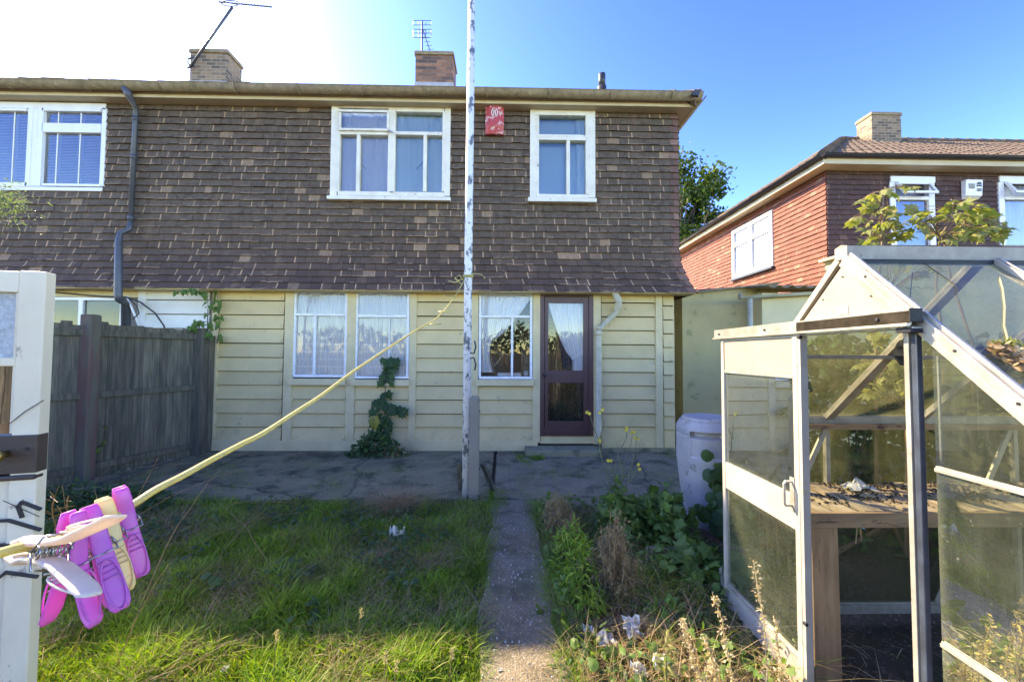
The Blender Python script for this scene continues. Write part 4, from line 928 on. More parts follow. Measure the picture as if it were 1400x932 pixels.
P = scatter(10000, -5.3, PX0+.03, .95, 3.97, lambda x, y: lawn_ok(x, y) and nz(x, y, 2.2, 8) > .02); n = len(P)
tag(blades('dry_grass', P, .06+.1*np.random.rand(n), .0018+.0015*np.random.rand(n), 1.0+1.3*np.random.rand(n), M['straw']), 'dry straw coloured grass strands lying through the lawn', 'dry grass', kind='stuff')
# path edge, patio crack and bed margin grass
def edge_ok(x, y):
    return (abs(x-PX0) < .05 or abs(x-PX1) < .06) or (y > 3.9 and abs(x-(PX1+.0)) < .07*(.5+nz(x, y, 3)))
P = scatter(9000, PX0-.05, .42, 1.2, 5.4, lambda x, y: (abs(x-PX1-.01-.07*nz(x*0,y,2.4,3)) < .07 and y < 3.9) or (abs(x-PX0-.03-.06*nz(x*0,y,2.1,8)) < .03 and y < 3.9) or (y > 3.85 and abs(x-.30-.05*nz(x,y,2)) < .05 and nz(x, y, 2.6, 5) > -.1) or (abs(x+.1) < .12 and 3.7 < y < 4.2)); n = len(P)
tag(blades('edge_grass', P, .03+.06*np.random.rand(n), .002+.002*np.random.rand(n), .5+.8*np.random.rand(n), M['grass']), 'short grass growing along the path edge and up the patio crack', 'grass', kind='stuff')
P = scatter(1500, .2, .55, 5.25, 5.55, lambda x, y: nz(x, y, 5, 1) > -.1); n = len(P)
tag(blades('step_grass', P, .03+.07*np.random.rand(n), .003+.002*np.random.rand(n), .5+.8*np.random.rand(n), M['grass']), 'tuft of bright grass at the foot of the doorstep', 'grass', kind='stuff')
LOBED = [(0,-.06),(.2,-.16),(.42,-.02),(.34,.16),(.56,.38),(.33,.42),(.3,.6),(.14,.6),(0,1.0),(-.14,.6),(-.3,.6),(-.33,.42),(-.56,.38),(-.34,.16),(-.42,-.02),(-.2,-.16)]
OVAL = [(0,0),(.2,.2),(.27,.45),(.2,.72),(0,1.0),(-.2,.72),(-.27,.45),(-.2,.2)]
IVY = [(0,0),(.3,-.08),(.44,.2),(.25,.42),(.2,.66),(0,.95),(-.2,.66),(-.25,.42),(-.44,.2),(-.3,-.08)]
ROUND = [(0,0),(.3,.02),(.5,.3),(.45,.62),(.2,.88),(-.2,.88),(-.45,.62),(-.5,.3),(-.3,.02)]
LANCE = [(0,0),(.09,.25),(.1,.5),(.06,.8),(0,1),(-.06,.8),(-.1,.5),(-.09,.25)]
def leaf(mb, p, tip, nrm, size, shape, bend=.25):
    tip = Vector(tip).normalized(); nrm = Vector(nrm); nrm = nrm-tip*nrm.dot(tip)
    if nrm.length < 1e-3: nrm = tip.orthogonal()
    nrm.normalize(); sd = tip.cross(nrm); p = Vector(p); i = len(mb.v)
    mb.v.append(tuple(p+tip*size*.38+nrm*size*.05))
    for x, y in shape:
        r2 = x*x*1.2+(y-.35)**2; x *= random.uniform(.93, 1.07)
        mb.v.append(tuple(p+(sd*x+tip*y)*size-nrm*size*bend*r2))
    k = len(shape)
    for j in range(k): mb.f.append((i, i+1+j, i+1+(j+1)%k)); mb.mi.append(0)
def rv(s=1): return Vector((random.gauss(0,s), random.gauss(0,s), random.gauss(0,s)))
def foliage(name, mt, parent, n, posfn, size, shape, upbias=1.0, out=None, face=None, bend=.25):
    mb = MB()
    for _ in range(n):
        p = posfn(); nr = rv(.6)+Vector((0,0,upbias))+(face or Vector((0,0,0)))
        tp = rv(1); tp.z -= .35
        if out is not None: d = (p-out); d.z *= .3; tp += d.normalized()*1.2 if d.length > 0 else d
        leaf(mb, p, tp, nr, size*random.uniform(.55, 1.25), shape, bend)
    return mb.build(name, mt, parent)
def stemmy(name, loc, label, cat, stems, leafspec, group=None, smat=None, lname='foliage', face=None):
    """stems: list of (points, r0); leafspec: (mat, size, shape, n per stem, spread)"""
    t = thing(name, loc, label, cat, group); sm = MB(); lm = MB()
    for pts, r0 in stems:
        k = len(pts); sm.tube(pts, [r0*(1-.7*i/(k-1)) for i in range(k)], 5)
        mt, size, shape, nl, spread = leafspec
        for j in range(nl):
            f = random.uniform(.12, 1)*(k-1); i0 = min(int(f), k-2); p = Vector(pts[i0]).lerp(Vector(pts[i0+1]), f-i0)
            d = rv(1); d.z = abs(d.z)*.3; d.normalize()
            if face: leaf(lm, p+Vector((d.x, -abs(d.y)*.5-.1, d.z*1.5))*spread*random.uniform(.2,1), Vector((d.x*.8, d.y*.3, -.9)), rv(.35)+Vector(face), size*random.uniform(.5, 1.2), shape)
            else: leaf(lm, p+d*spread*random.uniform(.2,1), d+Vector((0,0,-.2)), rv(.4)+Vector((0,-.35,1)), size*random.uniform(.5, 1.2), shape)
    sm.build('stem', smat or M['stem'], t); lm.build(lname, leafspec[0], t); return t
def curve(p, q, sag=(0,0,0), n=6, wob=.0):
    p, q, s = Vector(p), Vector(q), Vector(sag)
    return [p.lerp(q, i/n)+s*(4*(i/n)*(1-i/n))+rv(wob) for i in range(n+1)]
# broadleaf weeds inside the lawn
def wtest(x, y): return lawn_ok(x, y) and (nz(x, y, 1.6, 20) > .02 and y > 2.4 or (y > 2.1 and nz(x, y, 2.5, 30) > .33))
P = scatter(1500, -4.2, PX0, 1.3, 3.95, wtest); mb = MB()
for x, y, z in P: leaf(mb, (x, y, z+random.uniform(.03, .10)), rv(1)*Vector((1,1,.2)), rv(.3)+Vector((0,-.2,1)), random.uniform(.025, .055), random.choice([OVAL, ROUND, IVY]))
tag(mb.build('lawn_weeds', M['leafdark']), 'low broad-leaved weeds matted in the upper part of the lawn', 'weeds', kind='stuff')
# long dry stalks lying over the left of the lawn
stalks = [((95,905),(215,625),1.9),((60,800),(330,640),2.6),((330,720),(420,640),3.0),((300,760),(395,690),2.7),((180,850),(300,640),2.2),((365,770),(300,690),2.7),((380,720),(440,810),2.6),((120,760),(250,640),2.6),((100,700),(150,640),3.0),((240,760),(420,700),2.5),((310,690),(480,715),3.0),((150,930),(240,760),1.7)]
for k, (a, b, Y) in enumerate(stalks):
    p = gnd(*a, .02) if a[1] > 690 else at(*a, Y); q = at(*b, max(1.2, p.y+.25))
    mb = MB(); mb.tube(curve(p, q, (0, 0, random.uniform(.02, .1)), 8, .004), [.0026*(1-.08*i) for i in range(9)], 4)
    tag(mb.build('dry_stalk', M['straw']), 'long thin straw stalk arching over the left side of the lawn', 'stalk', 'long dry stalks over the left of the lawn')
# hay heaps
for (px, py, r, hh, lab) in ((560, 765, .26, .05, 'flattened heap of brown dead grass in the middle of the lawn'), (545, 700, .12, .12, 'tuft of upright brown dead grass beside the crumpled foil'), (230, 735, .35, .07, 'heap of brown dead stems near the old fence')):
    c = gnd(px, py); n = 900
    A = np.random.rand(n)*6.28; Rr = np.sqrt(np.random.rand(n))*r; P = np.stack([c.x+np.cos(A)*Rr*1.3, c.y+np.sin(A)*Rr, np.array([gz(c.x, c.y)]*n)+np.random.rand(n)*hh*.6], 1)
    tag(blades('dead_grass', P, hh*(.8+np.random.rand(n)*1.2), .0022+.0016*np.random.rand(n), 1.2+2.2*np.random.rand(n), M['drybrown']), lab, 'dead grass', kind='stuff')
# seed heads standing in the grass
for k, (px, py, Y, ptop) in enumerate([((373), 905, 1.75, 862), (612, 930, 1.62, 885), (488, 830, 2.0, 832), (522, 925, 1.66, 892), (536, 935, 1.6, 903)]):
    b = at(px, py, Y); b.z = gz(b.x, b.y); tp = at(px+6, ptop, Y)
    t = thing('grass_seed_head', b, 'pale feathery seed head standing up out of the near lawn', 'seed head', 'pale grass seed heads in the near lawn')
    mb = MB(); mb.tube(curve(b, tp, (0,0,0), 4), .0015, 4); mb.build('stem', M['straw'], t)
    mb = MB()
    for j in range(60): leaf(mb, tp-Vector((0,0,.05))*random.random()+rv(.004), rv(.5)+Vector((0,0,1)), rv(1), .011, LANCE)
    mb.build('seed_cluster', M['seed'], t)
# ------------------------------------------------------------------ litter
def litter(px, py, s, lab, mt='litter', z=.04, hh=1.0, name='plastic_scrap'):
    c = gnd(px, py, z); mb = MB(); nn = 7; sd = random.random()*99
    for j in range(nn):
        for i in range(nn):
            u, v = i/(nn-1)-.5, j/(nn-1)-.5
            f = noise.noise_vector(Vector((u*3.5+sd, v*3.5, sd)))
            mb.v.append((c.x+(u*1.2+f.x*.5)*s, c.y+(v+f.y*.5)*s, max(gz(c.x, c.y)+.02, c.z+(f.z*.8+.4*v)*s*hh)))
    for j in range(nn-1):
        for i in range(nn-1): a = j*nn+i; mb.f.append((a, a+1, a+nn+1, a+nn)); mb.mi.append(0)
    return tag(mb.build(name, M[mt]), lab, 'litter')
litter(543, 733, .1, 'crumpled silvery foil wrapper lying on the grass heap', z=.05, hh=1.3, name='foil_wrapper')
litter(828, 872, .07, 'torn white film lying among the dead twigs, left of two', z=.06)
litter(864, 858, .06, 'white film scrap caught on twigs beside the dry brown weed', z=.08, hh=1.5)
litter(874, 915, .05, 'white paper scrap low among the bramble leaves', z=.05)
litter(905, 905, .055, 'white torn paper behind the bright yellow-green sprig', z=.06)
litter(805, 862, .04, 'small white scrap nearest the path in the litter', z=.05)
litter(779, 815, .04, 'small white scrap under the yellow-green weed', z=.05)
litter(993, 790, .06, 'white shard standing against the greenhouse door frame', z=.1, hh=2)
litter(308, 913, .022, 'tiny grey scrap in the near left lawn', z=.03)
litter(683, 914, .012, 'tiny white chip lying on the path near the lawn edge', z=.03)
litter(560, 868, .03, 'small brown leaf scrap on the lawn', 'drybrown', .03)
litter(845, 890, .05, 'dead brown leaf lying between the white scraps', 'seed', .05)
litter(925, 912, .07, 'dry beige leaf on the soil beside the yellow-green sprig', 'seed', .04)
rb = MB()
for k in range(140):
    x, y = random.uniform(PX0+.03, PX1-.02), random.uniform(1.5, 3.8); s = random.uniform(.002, .006); z = .024
    rb.hexa([(x-s,y-s,z-.004),(x+s,y-s*.8,z-.004),(x+s,y+s,z-.004),(x-s,y+s,z-.004),(x-s*.6,y-s*.6,z+s),(x+s*.5,y-s*.6,z+s),(x+s*.6,y+s*.5,z+s),(x-s*.5,y+s*.6,z+s)])
tag(rb.build('grit', M['litter']), 'pale grit and chips scattered over the path', 'grit', kind='stuff')
P = scatter(900, PX0, PX1, 1.5, 3.8, lambda x, y: nz(x, y, 2, 9) > -.05); P[:,2] = .024; n = len(P)
tag(blades('path_debris', P, .012+.02*np.random.rand(n), .0018+np.random.rand(n)*.0015, 2+3*np.random.rand(n), M['straw'], curl=.2), 'dry grass clippings strewn on the path', 'debris', kind='stuff')
# leaf litter and crumbs on the slab
mb = MB()
for k in range(900):
    if random.random() < .55: x, y = random.uniform(-4.6, 2.6), 5.78-abs(random.gauss(0, .12))
    else: x, y = random.uniform(-4.6, 3.0), random.uniform(3.95, 5.7)
    if nz(x, y, 1.3, 9) < -.05: continue
    leaf(mb, (x, y, .034), rv(1)*Vector((1,1,.1)), (rv(.25)+Vector((0,0,1))), random.uniform(.012, .04), random.choice([OVAL, IVY]), .5)
tag(mb.build('leaf_litter', M['drybrown']), 'dead leaves and crumbs strewn over the slab and along the wall foot', 'leaf litter', kind='stuff')
P = scatter(2600, -4.5, 3.2, 3.95, 5.7, lambda x, y: nz(x, y, 1.8, 40) > .22); P[:,2] = .03; n = len(P)
tag(blades('slab_grass', P, .015+.04*np.random.rand(n), .002+.002*np.random.rand(n), .6+1.2*np.random.rand(n), M['grass']), 'sparse grass and moss sprouting through the old slab', 'grass', kind='stuff')
# ------------------------------------------------------------------ plants of the right-hand bed
def mound(name, lab, cat, px, py, w, d, h, n, size, shape, mt, group=None, kind=None, upb=1.0, face=Vector((0,-.5,0))):
    c = gnd(px, py); c.z = gz(c.x, c.y)
    def pos():
        a, r = random.random()*6.283, math.sqrt(random.random()); x, y = math.cos(a)*r, math.sin(a)*r
        top = h*(1-.6*r*r)*(.65+.6*nz(x*w+c.x, y*d+c.y, 5, 3)+.1)
        return Vector((c.x+x*w, c.y+y*d, gz(c.x+x*w, c.y+y*d)+top*random.random()**.5))
    if kind: return tag(foliage(name, M[mt], None, n, pos, size, shape, upb, c, face), lab, cat, kind=kind)
    t = thing(name, c, lab, cat, group); foliage('foliage', M[mt], t, n, pos, size, shape, upb, c, face)
    sm = MB()
    for k in range(14):
        q = pos(); sm.tube(curve(c+Vector((random.uniform(-.3,.3)*w, random.uniform(-.3,.3)*d, -.01)), q, (0,0,.02), 4, .004), [.004,.0035,.003,.002,.0015], 4)
    sm.build('stem', M['stem'], t); return t
mound('ground_ivy', 'dark mat of small ivy leaves covering the bed beside the greenhouse', 'ivy', 930, 790, .55, .7, .10, 2000, .045, IVY, 'leafdark', kind='stuff')
mound('ground_creeper', 'low creeper spreading over the litter at the foot of the bed', 'creeper', 850, 905, .32, .3, .08, 110, .07, OVAL, 'leafdark', kind='stuff')
mound('yellow_green_weed', 'yellow-green ferny weed arching over the right edge of the path', 'weed', 790, 800, .15, .38, .38, 1000, .06, LANCE, 'grass')
mound('leafy_weed', 'leafy green weed filling the bed in front of the slab, behind the dry brown weed', 'weed', 885, 745, .38, .26, .58, 620, .075, LOBED, 'leaf')
mound('leafy_weed', 'bushy weed with small greyish leaves at the foot of the yellow flowers', 'weed', 842, 735, .20, .2, .52, 900, .04, LANCE, 'leafgrey')
mound('leafy_weed', 'plant with large lobed leaves in front of the water butt', 'weed', 958, 790, .17, .13, .34, 60, .14, LOBED, 'leaf')
mound('leafy_weed', 'low round-leaved weed below the greenhouse door', 'weed', 975, 860, .14, .2, .12, 600, .025, ROUND, 'leafdark')
mound('dock_plant', 'broad-leaved plant lying over the path edge below the ferny weed', 'weed', 770, 835, .13, .12, .07, 40, .12, OVAL, 'leaf')
mound('leafy_weed', 'rosette of oval green leaves at the bottom of the bed near the path', 'weed', 818, 900, .10, .09, .10, 34, .08, OVAL, 'leaf')
mound('leafy_weed', 'oval-leaved seedling among the brown twigs beside the white film', 'weed', 905, 850, .12, .1, .12, 40, .07, OVAL, 'leaf')
mound('leafy_weed', 'dark leafy weed at the far corner of the bed below the slab edge', 'weed', 905, 700, .42, .16, .16, 420, .06, LOBED, 'leafdark')
for px, py, w, d, h, n, lab in ((765, 735, .15, .32, .42, 2600, 'reddish brown dry grass clump beside the path, left of the ferny weed'), (840, 815, .15, .2, .5, 3000, 'dead brown weed heap drooping in the middle of the bed'), (870, 880, .3, .2, .07, 900, 'loose brown twigs and stems lying over the litter')):
    c = gnd(px, py); A = np.random.rand(n)*6.28; Rr = np.sqrt(np.random.rand(n)); X_, Y_ = c.x+np.cos(A)*Rr*w, c.y+np.sin(A)*Rr*d
    Z_ = np.array([gz(x, y) for x, y in zip(X_, Y_)]) + np.random.rand(n)*h*(1-Rr**2)*.85
    t = thing('dead_weed', c, lab, 'dead weed'); o = blades('stem', np.stack([X_, Y_, Z_], 1)[::3], .03+.07*np.random.rand(len(X_[::3])), .0022+.002*np.random.rand(len(X_[::3])), .6+2.2*np.random.rand(len(X_[::3])), M['drybrown'], curl=1.2, parent=t)
    lm = MB(); sm = MB()
    for k in range(int(26+n/60)):
        a_, r_ = random.random()*6.283, math.sqrt(random.random()); e = Vector((c.x+math.cos(a_)*r_*w, c.y+math.sin(a_)*r_*d, gz(c.x, c.y)+h*(1.15-.7*r_*r_)*random.uniform(.5, 1))); s0 = Vector((c.x+math.cos(a_)*r_*w*.5, c.y+math.sin(a_)*r_*d*.5, gz(c.x, c.y)-.01))
        pt_ = curve(s0, e, (0, 0, .03), 6, .006); sm.tube(pt_, [.004,.0036,.003,.0026,.002,.0016,.001], 4)
        for j_ in range(34):
            f_ = random.uniform(1.5, 5.99); p_ = pt_[int(f_)].lerp(pt_[min(6, int(f_)+1)], f_-int(f_)); leaf(lm, p_+rv(.008), rv(1)+Vector((0,0,-.7)), rv(1), random.uniform(.01, .032), random.choice([LANCE, OVAL]), 1.1)
    sm.build('stem', M['drybrown'], t); lm.build('foliage', M['deadleaf'], t)
for mt_, nn_, hh_, lb_ in (('grass', 5200, .16, 'thin green grass growing up through the tangled bed'), ('straw', 3200, .2, 'dry straw stems tangled through the bed beside the path'), ('drybrown', 3000, .1, 'brown fallen twigs tangled over the soil of the bed')):
    P = scatter(nn_, .3, 1.38, 1.35, 3.75, lambda x, y: nz(x, y, 2.3, 50+nn_) > -.12 and (mt_ != 'grass' or y > 2.25 or random.random() < .12)); n_ = len(P)
    tag(blades('bed_tangle', P, .04+hh_*np.random.rand(n_)**1.5, .0025+.0025*np.random.rand(n_), .5+1.6*np.random.rand(n_), M[mt_]), lb_, 'tangle', kind='stuff')
P = scatter(1500, .3, 1.38, 1.35, 3.75, lambda x, y: nz(x, y, 2.0, 77) > -.1 and (y > 2.2 or random.random() < .25)); mb = MB()
for x, y, z in P: leaf(mb, (x, y, z+random.uniform(.01, .16)), rv(1), rv(.5)+Vector((0,-.3,1)), random.uniform(.02, .06), random.choice([OVAL, ROUND, IVY, LOBED, LANCE]))
tag(mb.build('bed_weeds', M['leaf']), 'mixed small weed leaves scattered all through the bed', 'weeds', kind='stuff')
# sow thistle with yellow flowers
b = gnd(845, 735); b.z = 0; t = thing('flowering_weed', b, 'tall thin yellow-flowering weed standing in front of the downpipe and slab', 'weed')
sm, lm, fl = MB(), MB(), MB(); Yw = b.y+.05
tips = []
for path in ([(845,735),(843,700),(832,660),(822,625),(820,600)], [(822,625),(818,600),(812,585),(806,565)], [(820,600),(826,580),(822,562)], [(847,730),(845,690),(852,640),(862,610),(865,590)], [(852,655),(845,620),(856,600),(857,588)], [(850,690),(860,650),(868,620),(870,600)], [(850,668),(868,650),(872,636)], [(845,690),(838,650),(832,630)], [(850,680),(840,660),(842,632)]):
    pts = [at(px, py, Yw+.03*k) for k, (px, py) in enumerate(path)]; pts[0].z = max(pts[0].z, .0); sm.tube(pts, [.005-.0008*i for i in range(len(pts))], 5); tips.append(pts[-1])
sm.build('stem', M['stem'], t)
for q in tips[:-1]:
    for k in range(2):
        c = q+rv(.012)+Vector((0,0,.005)); fl = MB()
        for j in range(9): an_ = j*.7; leaf(fl, c, Vector((math.cos(an_), -.4, math.sin(an_))), Vector((0,-1,.2)), .017, OVAL)
        fl.build('flower', M['petal'], t)
    for k in range(5): leaf(lm, q+rv(.02), rv(1)+Vector((0,0,1)), rv(1), .015, OVAL)
for k in range(26):
    i = random.randint(0, len(tips)-1); p = b.lerp(tips[i], random.uniform(.05, .75)); leaf(lm, p, rv(1), rv(.4)+Vector((0,-.6,.5)), random.uniform(.02, .06), LANCE)
lm.build('foliage', M['leafgrey'], t)
# pale seed stalks in the foreground
sp = [((1040,945),(1030,765)), ((1062,950),(1060,848)), ((1010,950),(978,815)), ((985,950),(930,845)), ((1000,960),(965,870)), ((955,955),(972,905))]
for k, (a, e) in enumerate(sp):
    Ys = 1.42+.05*k; p = at(*a, Ys); p.z = gz(p.x, p.y); q = at(*e, Ys-.05)
    t = thing('seed_stalk', p, 'pale dried weed stalk studded with curled seed heads beside the greenhouse door', 'stalk', 'pale dried seed stalks in front of the greenhouse')
    pts = curve(p, q, (random.uniform(-.02,.03), 0, .0), 10, .004); mb = MB(); mb.tube(pts, [.004*(1-.07*i) for i in range(11)], 5); mb.build('stem', M['seed'], t)
    mb = MB()
    for j in range(230):
        f = random.uniform(2.5, 9.99); i0 = int(f); c = pts[i0].lerp(pts[min(i0+1, 10)], f-i0)
        leaf(mb, c+rv(.006), rv(1), rv(1), random.uniform(.007, .02), random.choice([LANCE, OVAL]), .9)
    mb.build('seed_cluster', M['seed'], t)
# bright sprig
b = gnd(910, 950); b.z = gz(b.x, b.y); st = []
t = stemmy('bright_sprig', b, 'bright yellow-green sprig of narrow leaves at the bottom of the picture', 'sprig', [(curve(b, at(912, 868, b.y), (0,0,0), 5), .004)], (M['leaffig'], .055, LANCE, 46, .004))
# climber on the left windows
b = at(522, 618, 5.72); b.z = .03; st = [(curve(b, at(528, 488, 5.78), (.02, 0, 0), 8, .01), .012), (curve(at(525, 560, 5.76), at(548, 565, 5.66), (0,0,.05), 4), .006), (curve(b, at(520, 540, 5.76), (-.03,0,0), 5), .008), (curve(at(527, 520, 5.76), at(538, 490, 5.76), (0,0,.02), 3), .006)]
t = stemmy('wall_climber', b, 'dark green climber growing up the boarded wall under the paired windows', 'climber', st, (M['leafdark'], .13, LOBED, 30, .1), smat=M['bark'], face=(0,-1,.35))
b = at(515, 612, 5.55)
def pos():
    a, r = random.random()*6.283, math.sqrt(random.random()); x = math.cos(a)*r
    return Vector((b.x+x*.42, b.y+math.sin(a)*r*.2, .03+random.random()*.42*(1-abs(x+.0)**1.3)))
foliage('foliage', M['leafdark'], t, 420, pos, .085, OVAL, .5, None, Vector((0,-.8,0)))
def pos(): return Vector((b.x+.3+random.gauss(0,.1), b.y-.05+random.gauss(0,.06), .03+random.random()*.16))
foliage('dead_foliage', M['drybrown'], t, 160, pos, .06, LANCE, .3)
mb = MB(); 
for k in range(4): leaf(mb, at(511, 573, 5.5)+rv(.01), (random.uniform(-.5,.5), -.2, -1), (random.uniform(-.5,.5), -1, .2), .15, LOBED)
mb.build('yellow_leaf', M['leafyellow'], t)
# vine at the fence corner
b = at(292, 470, 5.66); st = [(curve(at(283, 470, 5.6), at(284, 400, 5.7), (0,0,0), 4, .01), .01), (curve(at(296, 470, 5.72), at(297, 398, 5.74), (.03,0,0), 4, .01), .008), (curve(at(285, 405, 5.6), at(243, 400, 5.5), (0,0,.05), 4, .01), .005), (curve(at(284, 440, 5.6), at(262, 448, 5.5), (0,0,.03), 4), .005)]
stemmy('fence_vine', b, 'green vine climbing the corner where the old fence meets the boarded wall', 'vine', st, (M['leaf'], .1, IVY, 18, .06), smat=M['bark'], face=(0,-1,.4))
# nettles under the left fence
def nettles(px, py, w, d, h, n, lab, mt='leafdark', sz=.05): return mound('nettle_clump', lab, 'nettles', px, py, w, d, h, n, sz, OVAL, mt)
nettles(120, 700, .75, .3, .30, 1500, 'dark nettles crowding the foot of the old fence')
nettles(60, 760, .5, .35, .3, 700, 'green nettles between the shed door and the lawn')
for k, (px, py, qx, qy) in enumerate([(75, 730, 68, 672), (85, 735, 92, 678), (92, 745, 80, 690), (70, 760, 100, 700), (60, 900, 110, 750), (130, 800, 140, 690)]):
    mb = MB(); Y = 2.3+.07*k; p, q = at(px, py, Y), at(qx, qy, Y-.2); mb.tube(curve(p, q, (0,0,.02), 5, .004), [.003]*6, 4)
    for j in range(6): mb.tube(curve(p.lerp(q, .4+.1*j), p.lerp(q, .5+.1*j)+rv(.04), (0,0,0), 2), .0014, 3)
    tag(mb.build('dry_stalk', M['straw']), 'short branched dry stalk standing beside the shed door', 'stalk', 'short dry stalks beside the shed door')
# ivy on the butt
b = gnd(985, 722); st = [(curve(at(992, 740, 3.15), at(975, 622, 3.13), (0,0,0), 5, .01), .006), (curve(at(990, 720, 3.15), at(958, 690, 3.13), (0,0,.03), 4, .01), .005), (curve(at(998, 740, 3.1), at(990, 650, 3.1), (0,0,0), 4, .01), .006)]
stemmy('butt_climber', at(992, 740, 3.1), 'broad-leaved climber trailing up the grey-blue water butt', 'climber', st, (M['leafdark'], .12, ROUND, 24, .06), face=(-.3,-1,.4))
# ------------------------------------------------------------------ water butt
bx, by = 1.84, 3.43; mb = MB(); nth, nzr = 120, 60; zt_, rb_ = .92, None
z0_ = 0.0
def rad(z):
    f = z/zt_
    r = .175+.075*min(1, f/.62)**.8
    if f > .93: r -= .0 + (f-.93)*.5
    if .865 < f < .875: r -= .006
    if .60 < f < .615: r += .005
    return r
hc = [math.atan2(-(by), .25)]
for j in range(nzr+1):
    z = zt_*j/nzr
    for i in range(nth):
        a = 2*math.pi*i/nth; r = rad(z)
        ca, sa = math.cos(a), math.sin(a); sq = 1/(abs(ca)**3.2+abs(sa)**3.2)**(1/3.2); sq = .35+.65*sq if False else sq**.6
        rr = r*sq
        da = (a-R(243)+math.pi) % (2*math.pi)-math.pi
        if abs(da) < R(30):
            if .79 < z < .835: rr -= .05
            elif .62 < z <= .79: rr += .006*(1-(.79-z)/.17) - .012
        mb.v.append((bx+ca*rr, by+sa*rr, z))
for j in range(nzr):
    for i in range(nth): a, b2 = j*nth+i, j*nth+(i+1)%nth; mb.f.append((a, b2, b2+nth, a+nth)); mb.mi.append(0)
mb.poly([mb.v[nzr*nth+i] for i in range(nth)])
wb = thing('water_butt', (bx, by, 0), 'grey-blue plastic water butt with recessed handle beside the greenhouse', 'water butt'); mb.build('barrel', M['bluebin'], wb, smooth=False)
mb = MB(); mb.tube([(bx, by, zt_+.002), (bx, by, zt_+.025), (bx, by, zt_+.032)], [.215, .21, .17], 40); mb.build('lid', M['bluebin'], wb, smooth=False)
# dark edging slab in weeds
mb = MB(); p = gnd(905, 770); mb.hexa([(p.x-.12,p.y-.05,0),(p.x+.2,p.y-.02,0),(p.x+.2,p.y+.03,0),(p.x-.12,p.y+.0,0),(p.x-.12,p.y-.05,.13),(p.x+.2,p.y-.02,.11),(p.x+.2,p.y+.03,.11),(p.x-.12,p.y,.13)]); tag(mb.build('edging_stone', M['step'], None, bevel=.006), 'dark stone edging half buried in the weeds of the bed', 'edging stone')
# ------------------------------------------------------------------ clothes pole, spur post, hooks
pxp = at(638, 600, 3.96); mb = MB(); zt2 = 5.9
mb.tube([(pxp.x-.0, 3.96, 0.0), (pxp.x+.0, 3.96, 2.5), (pxp.x+.012, 3.96, zt2)], [.042, .042, .038], 16)
pole = thing('clothes_pole', (pxp.x, 3.96, 0), 'tall metal clothes pole with flaking white paint at the lawn edge', 'pole'); mb.build('post', M['pole'], pole, smooth=True)
mb = MB(); mb.box(pxp.x-.03, pxp.x+.04, 3.91, 3.918, 0, zt2); 
for (py) in (474, 498):
    s_ = 1 if py > 480 else -1; mb = MB(); mb.tube([at(640, py-8*s_, 3.94), at(648, py-9*s_, 3.93), at(650.5, py, 3.92), at(649, py+9*s_*.9, 3.92)], .009, 6); mb.build('hook', M['blackplastic'], pole, smooth=True)
cp = thing('concrete_spur', at(648, 676, 3.93), 'short concrete spur post bolted to the foot of the clothes pole', 'post')
x0, x1, z0, z1 = pr(641, 542, 655, 680, 3.9); mb = MB(); mb.hexa([(x0,3.9,-.1),(x1,3.9,-.1),(x1,4.0,-.1),(x0,4.0,-.1),(x0+.004,3.91,z1-.03),(x1-.004,3.91,z1-.03),(x1-.004,3.99,z1-.03),(x0+.004,3.99,z1-.03)]); mb.hexa([(x0+.004,3.91,z1-.03),(x1-.004,3.91,z1-.03),(x1-.004,3.99,z1-.03),(x0+.004,3.99,z1-.03),(x0+.02,3.92,z1),(x1-.02,3.92,z1),(x1-.02,3.98,z1),(x0+.02,3.98,z1)])
mb.build('post', M['concpost'], cp, bevel=.006)
mb = MB(); 
for py in (562, 640): p = at(655, py, 3.95); mb.tube([p-Vector((.02,0,0)), p+Vector((.012,0,0))], .011, 8); p = at(634, py, 3.95); mb.tube([p-Vector((.012,0,0)), p+Vector((.02,0,0))], .011, 8)
mb.build('bolt', M['blackplastic'], cp)
mb = MB(); mb.bar(gnd(629, 678)+Vector((0,.12,0)), at(628, 632, 4.1), .05, .05); tag(mb.build('timber_stub', M['wood_old']), 'dark rotten timber stub left of the clothes pole foot', 'timber stub')
mb = MB(); mb.bar(gnd(676, 672), at(660, 634, 4.05), .06, .03); tag(mb.build('timber_stub', M['wood_old']), 'leaning broken plank right of the concrete spur', 'timber stub')
# ------------------------------------------------------------------ clothes line and pegs
LX = .38
def lp_(px, py): return at(px, py, LX*F/(690-px))
lpts = [at(634, 384, 3.93), at(622, 405, 3.4)] + [lp_(*q) for q in ((600,432),(580,445),(560,457),(520,483),(480,510),(440,540),(400,566),(360,592),(330,607),(290,628),(250,650),(215,668),(190,684),(168,698),(140,714),(100,732),(64,742),(30,748),(0,756),(-60,776),(-150,815))]
fine = []
for i in range(len(lpts)-1):
    p0, p1, p2, p3 = lpts[max(i-1,0)], lpts[i], lpts[i+1], lpts[min(i+2, len(lpts)-1)]
    for k in range(5):
        t_ = k/5; fine.append(.5*((2*p1)+(p2-p0)*t_+(2*p0-5*p1+4*p2-p3)*t_*t_+(3*p1-p0-3*p2+p3)*t_**3))
mb = MB(); mb.tube(fine+[lpts[-1]], .0036, 10)
mb.tube([at(634, 384, 3.93), at(628, 376, 3.9), at(622, 380, 3.9), at(632, 390, 3.9)], .006, 6)
for k in range(14): a = k*.9; 
mb.tube([Vector((pxp.x+math.cos(a)*.05, 3.96+math.sin(a)*.05, at(638, 376, 3.96).z-.012*a/6.28)) for a in [k*.4 for k in range(40)]], .006, 6)
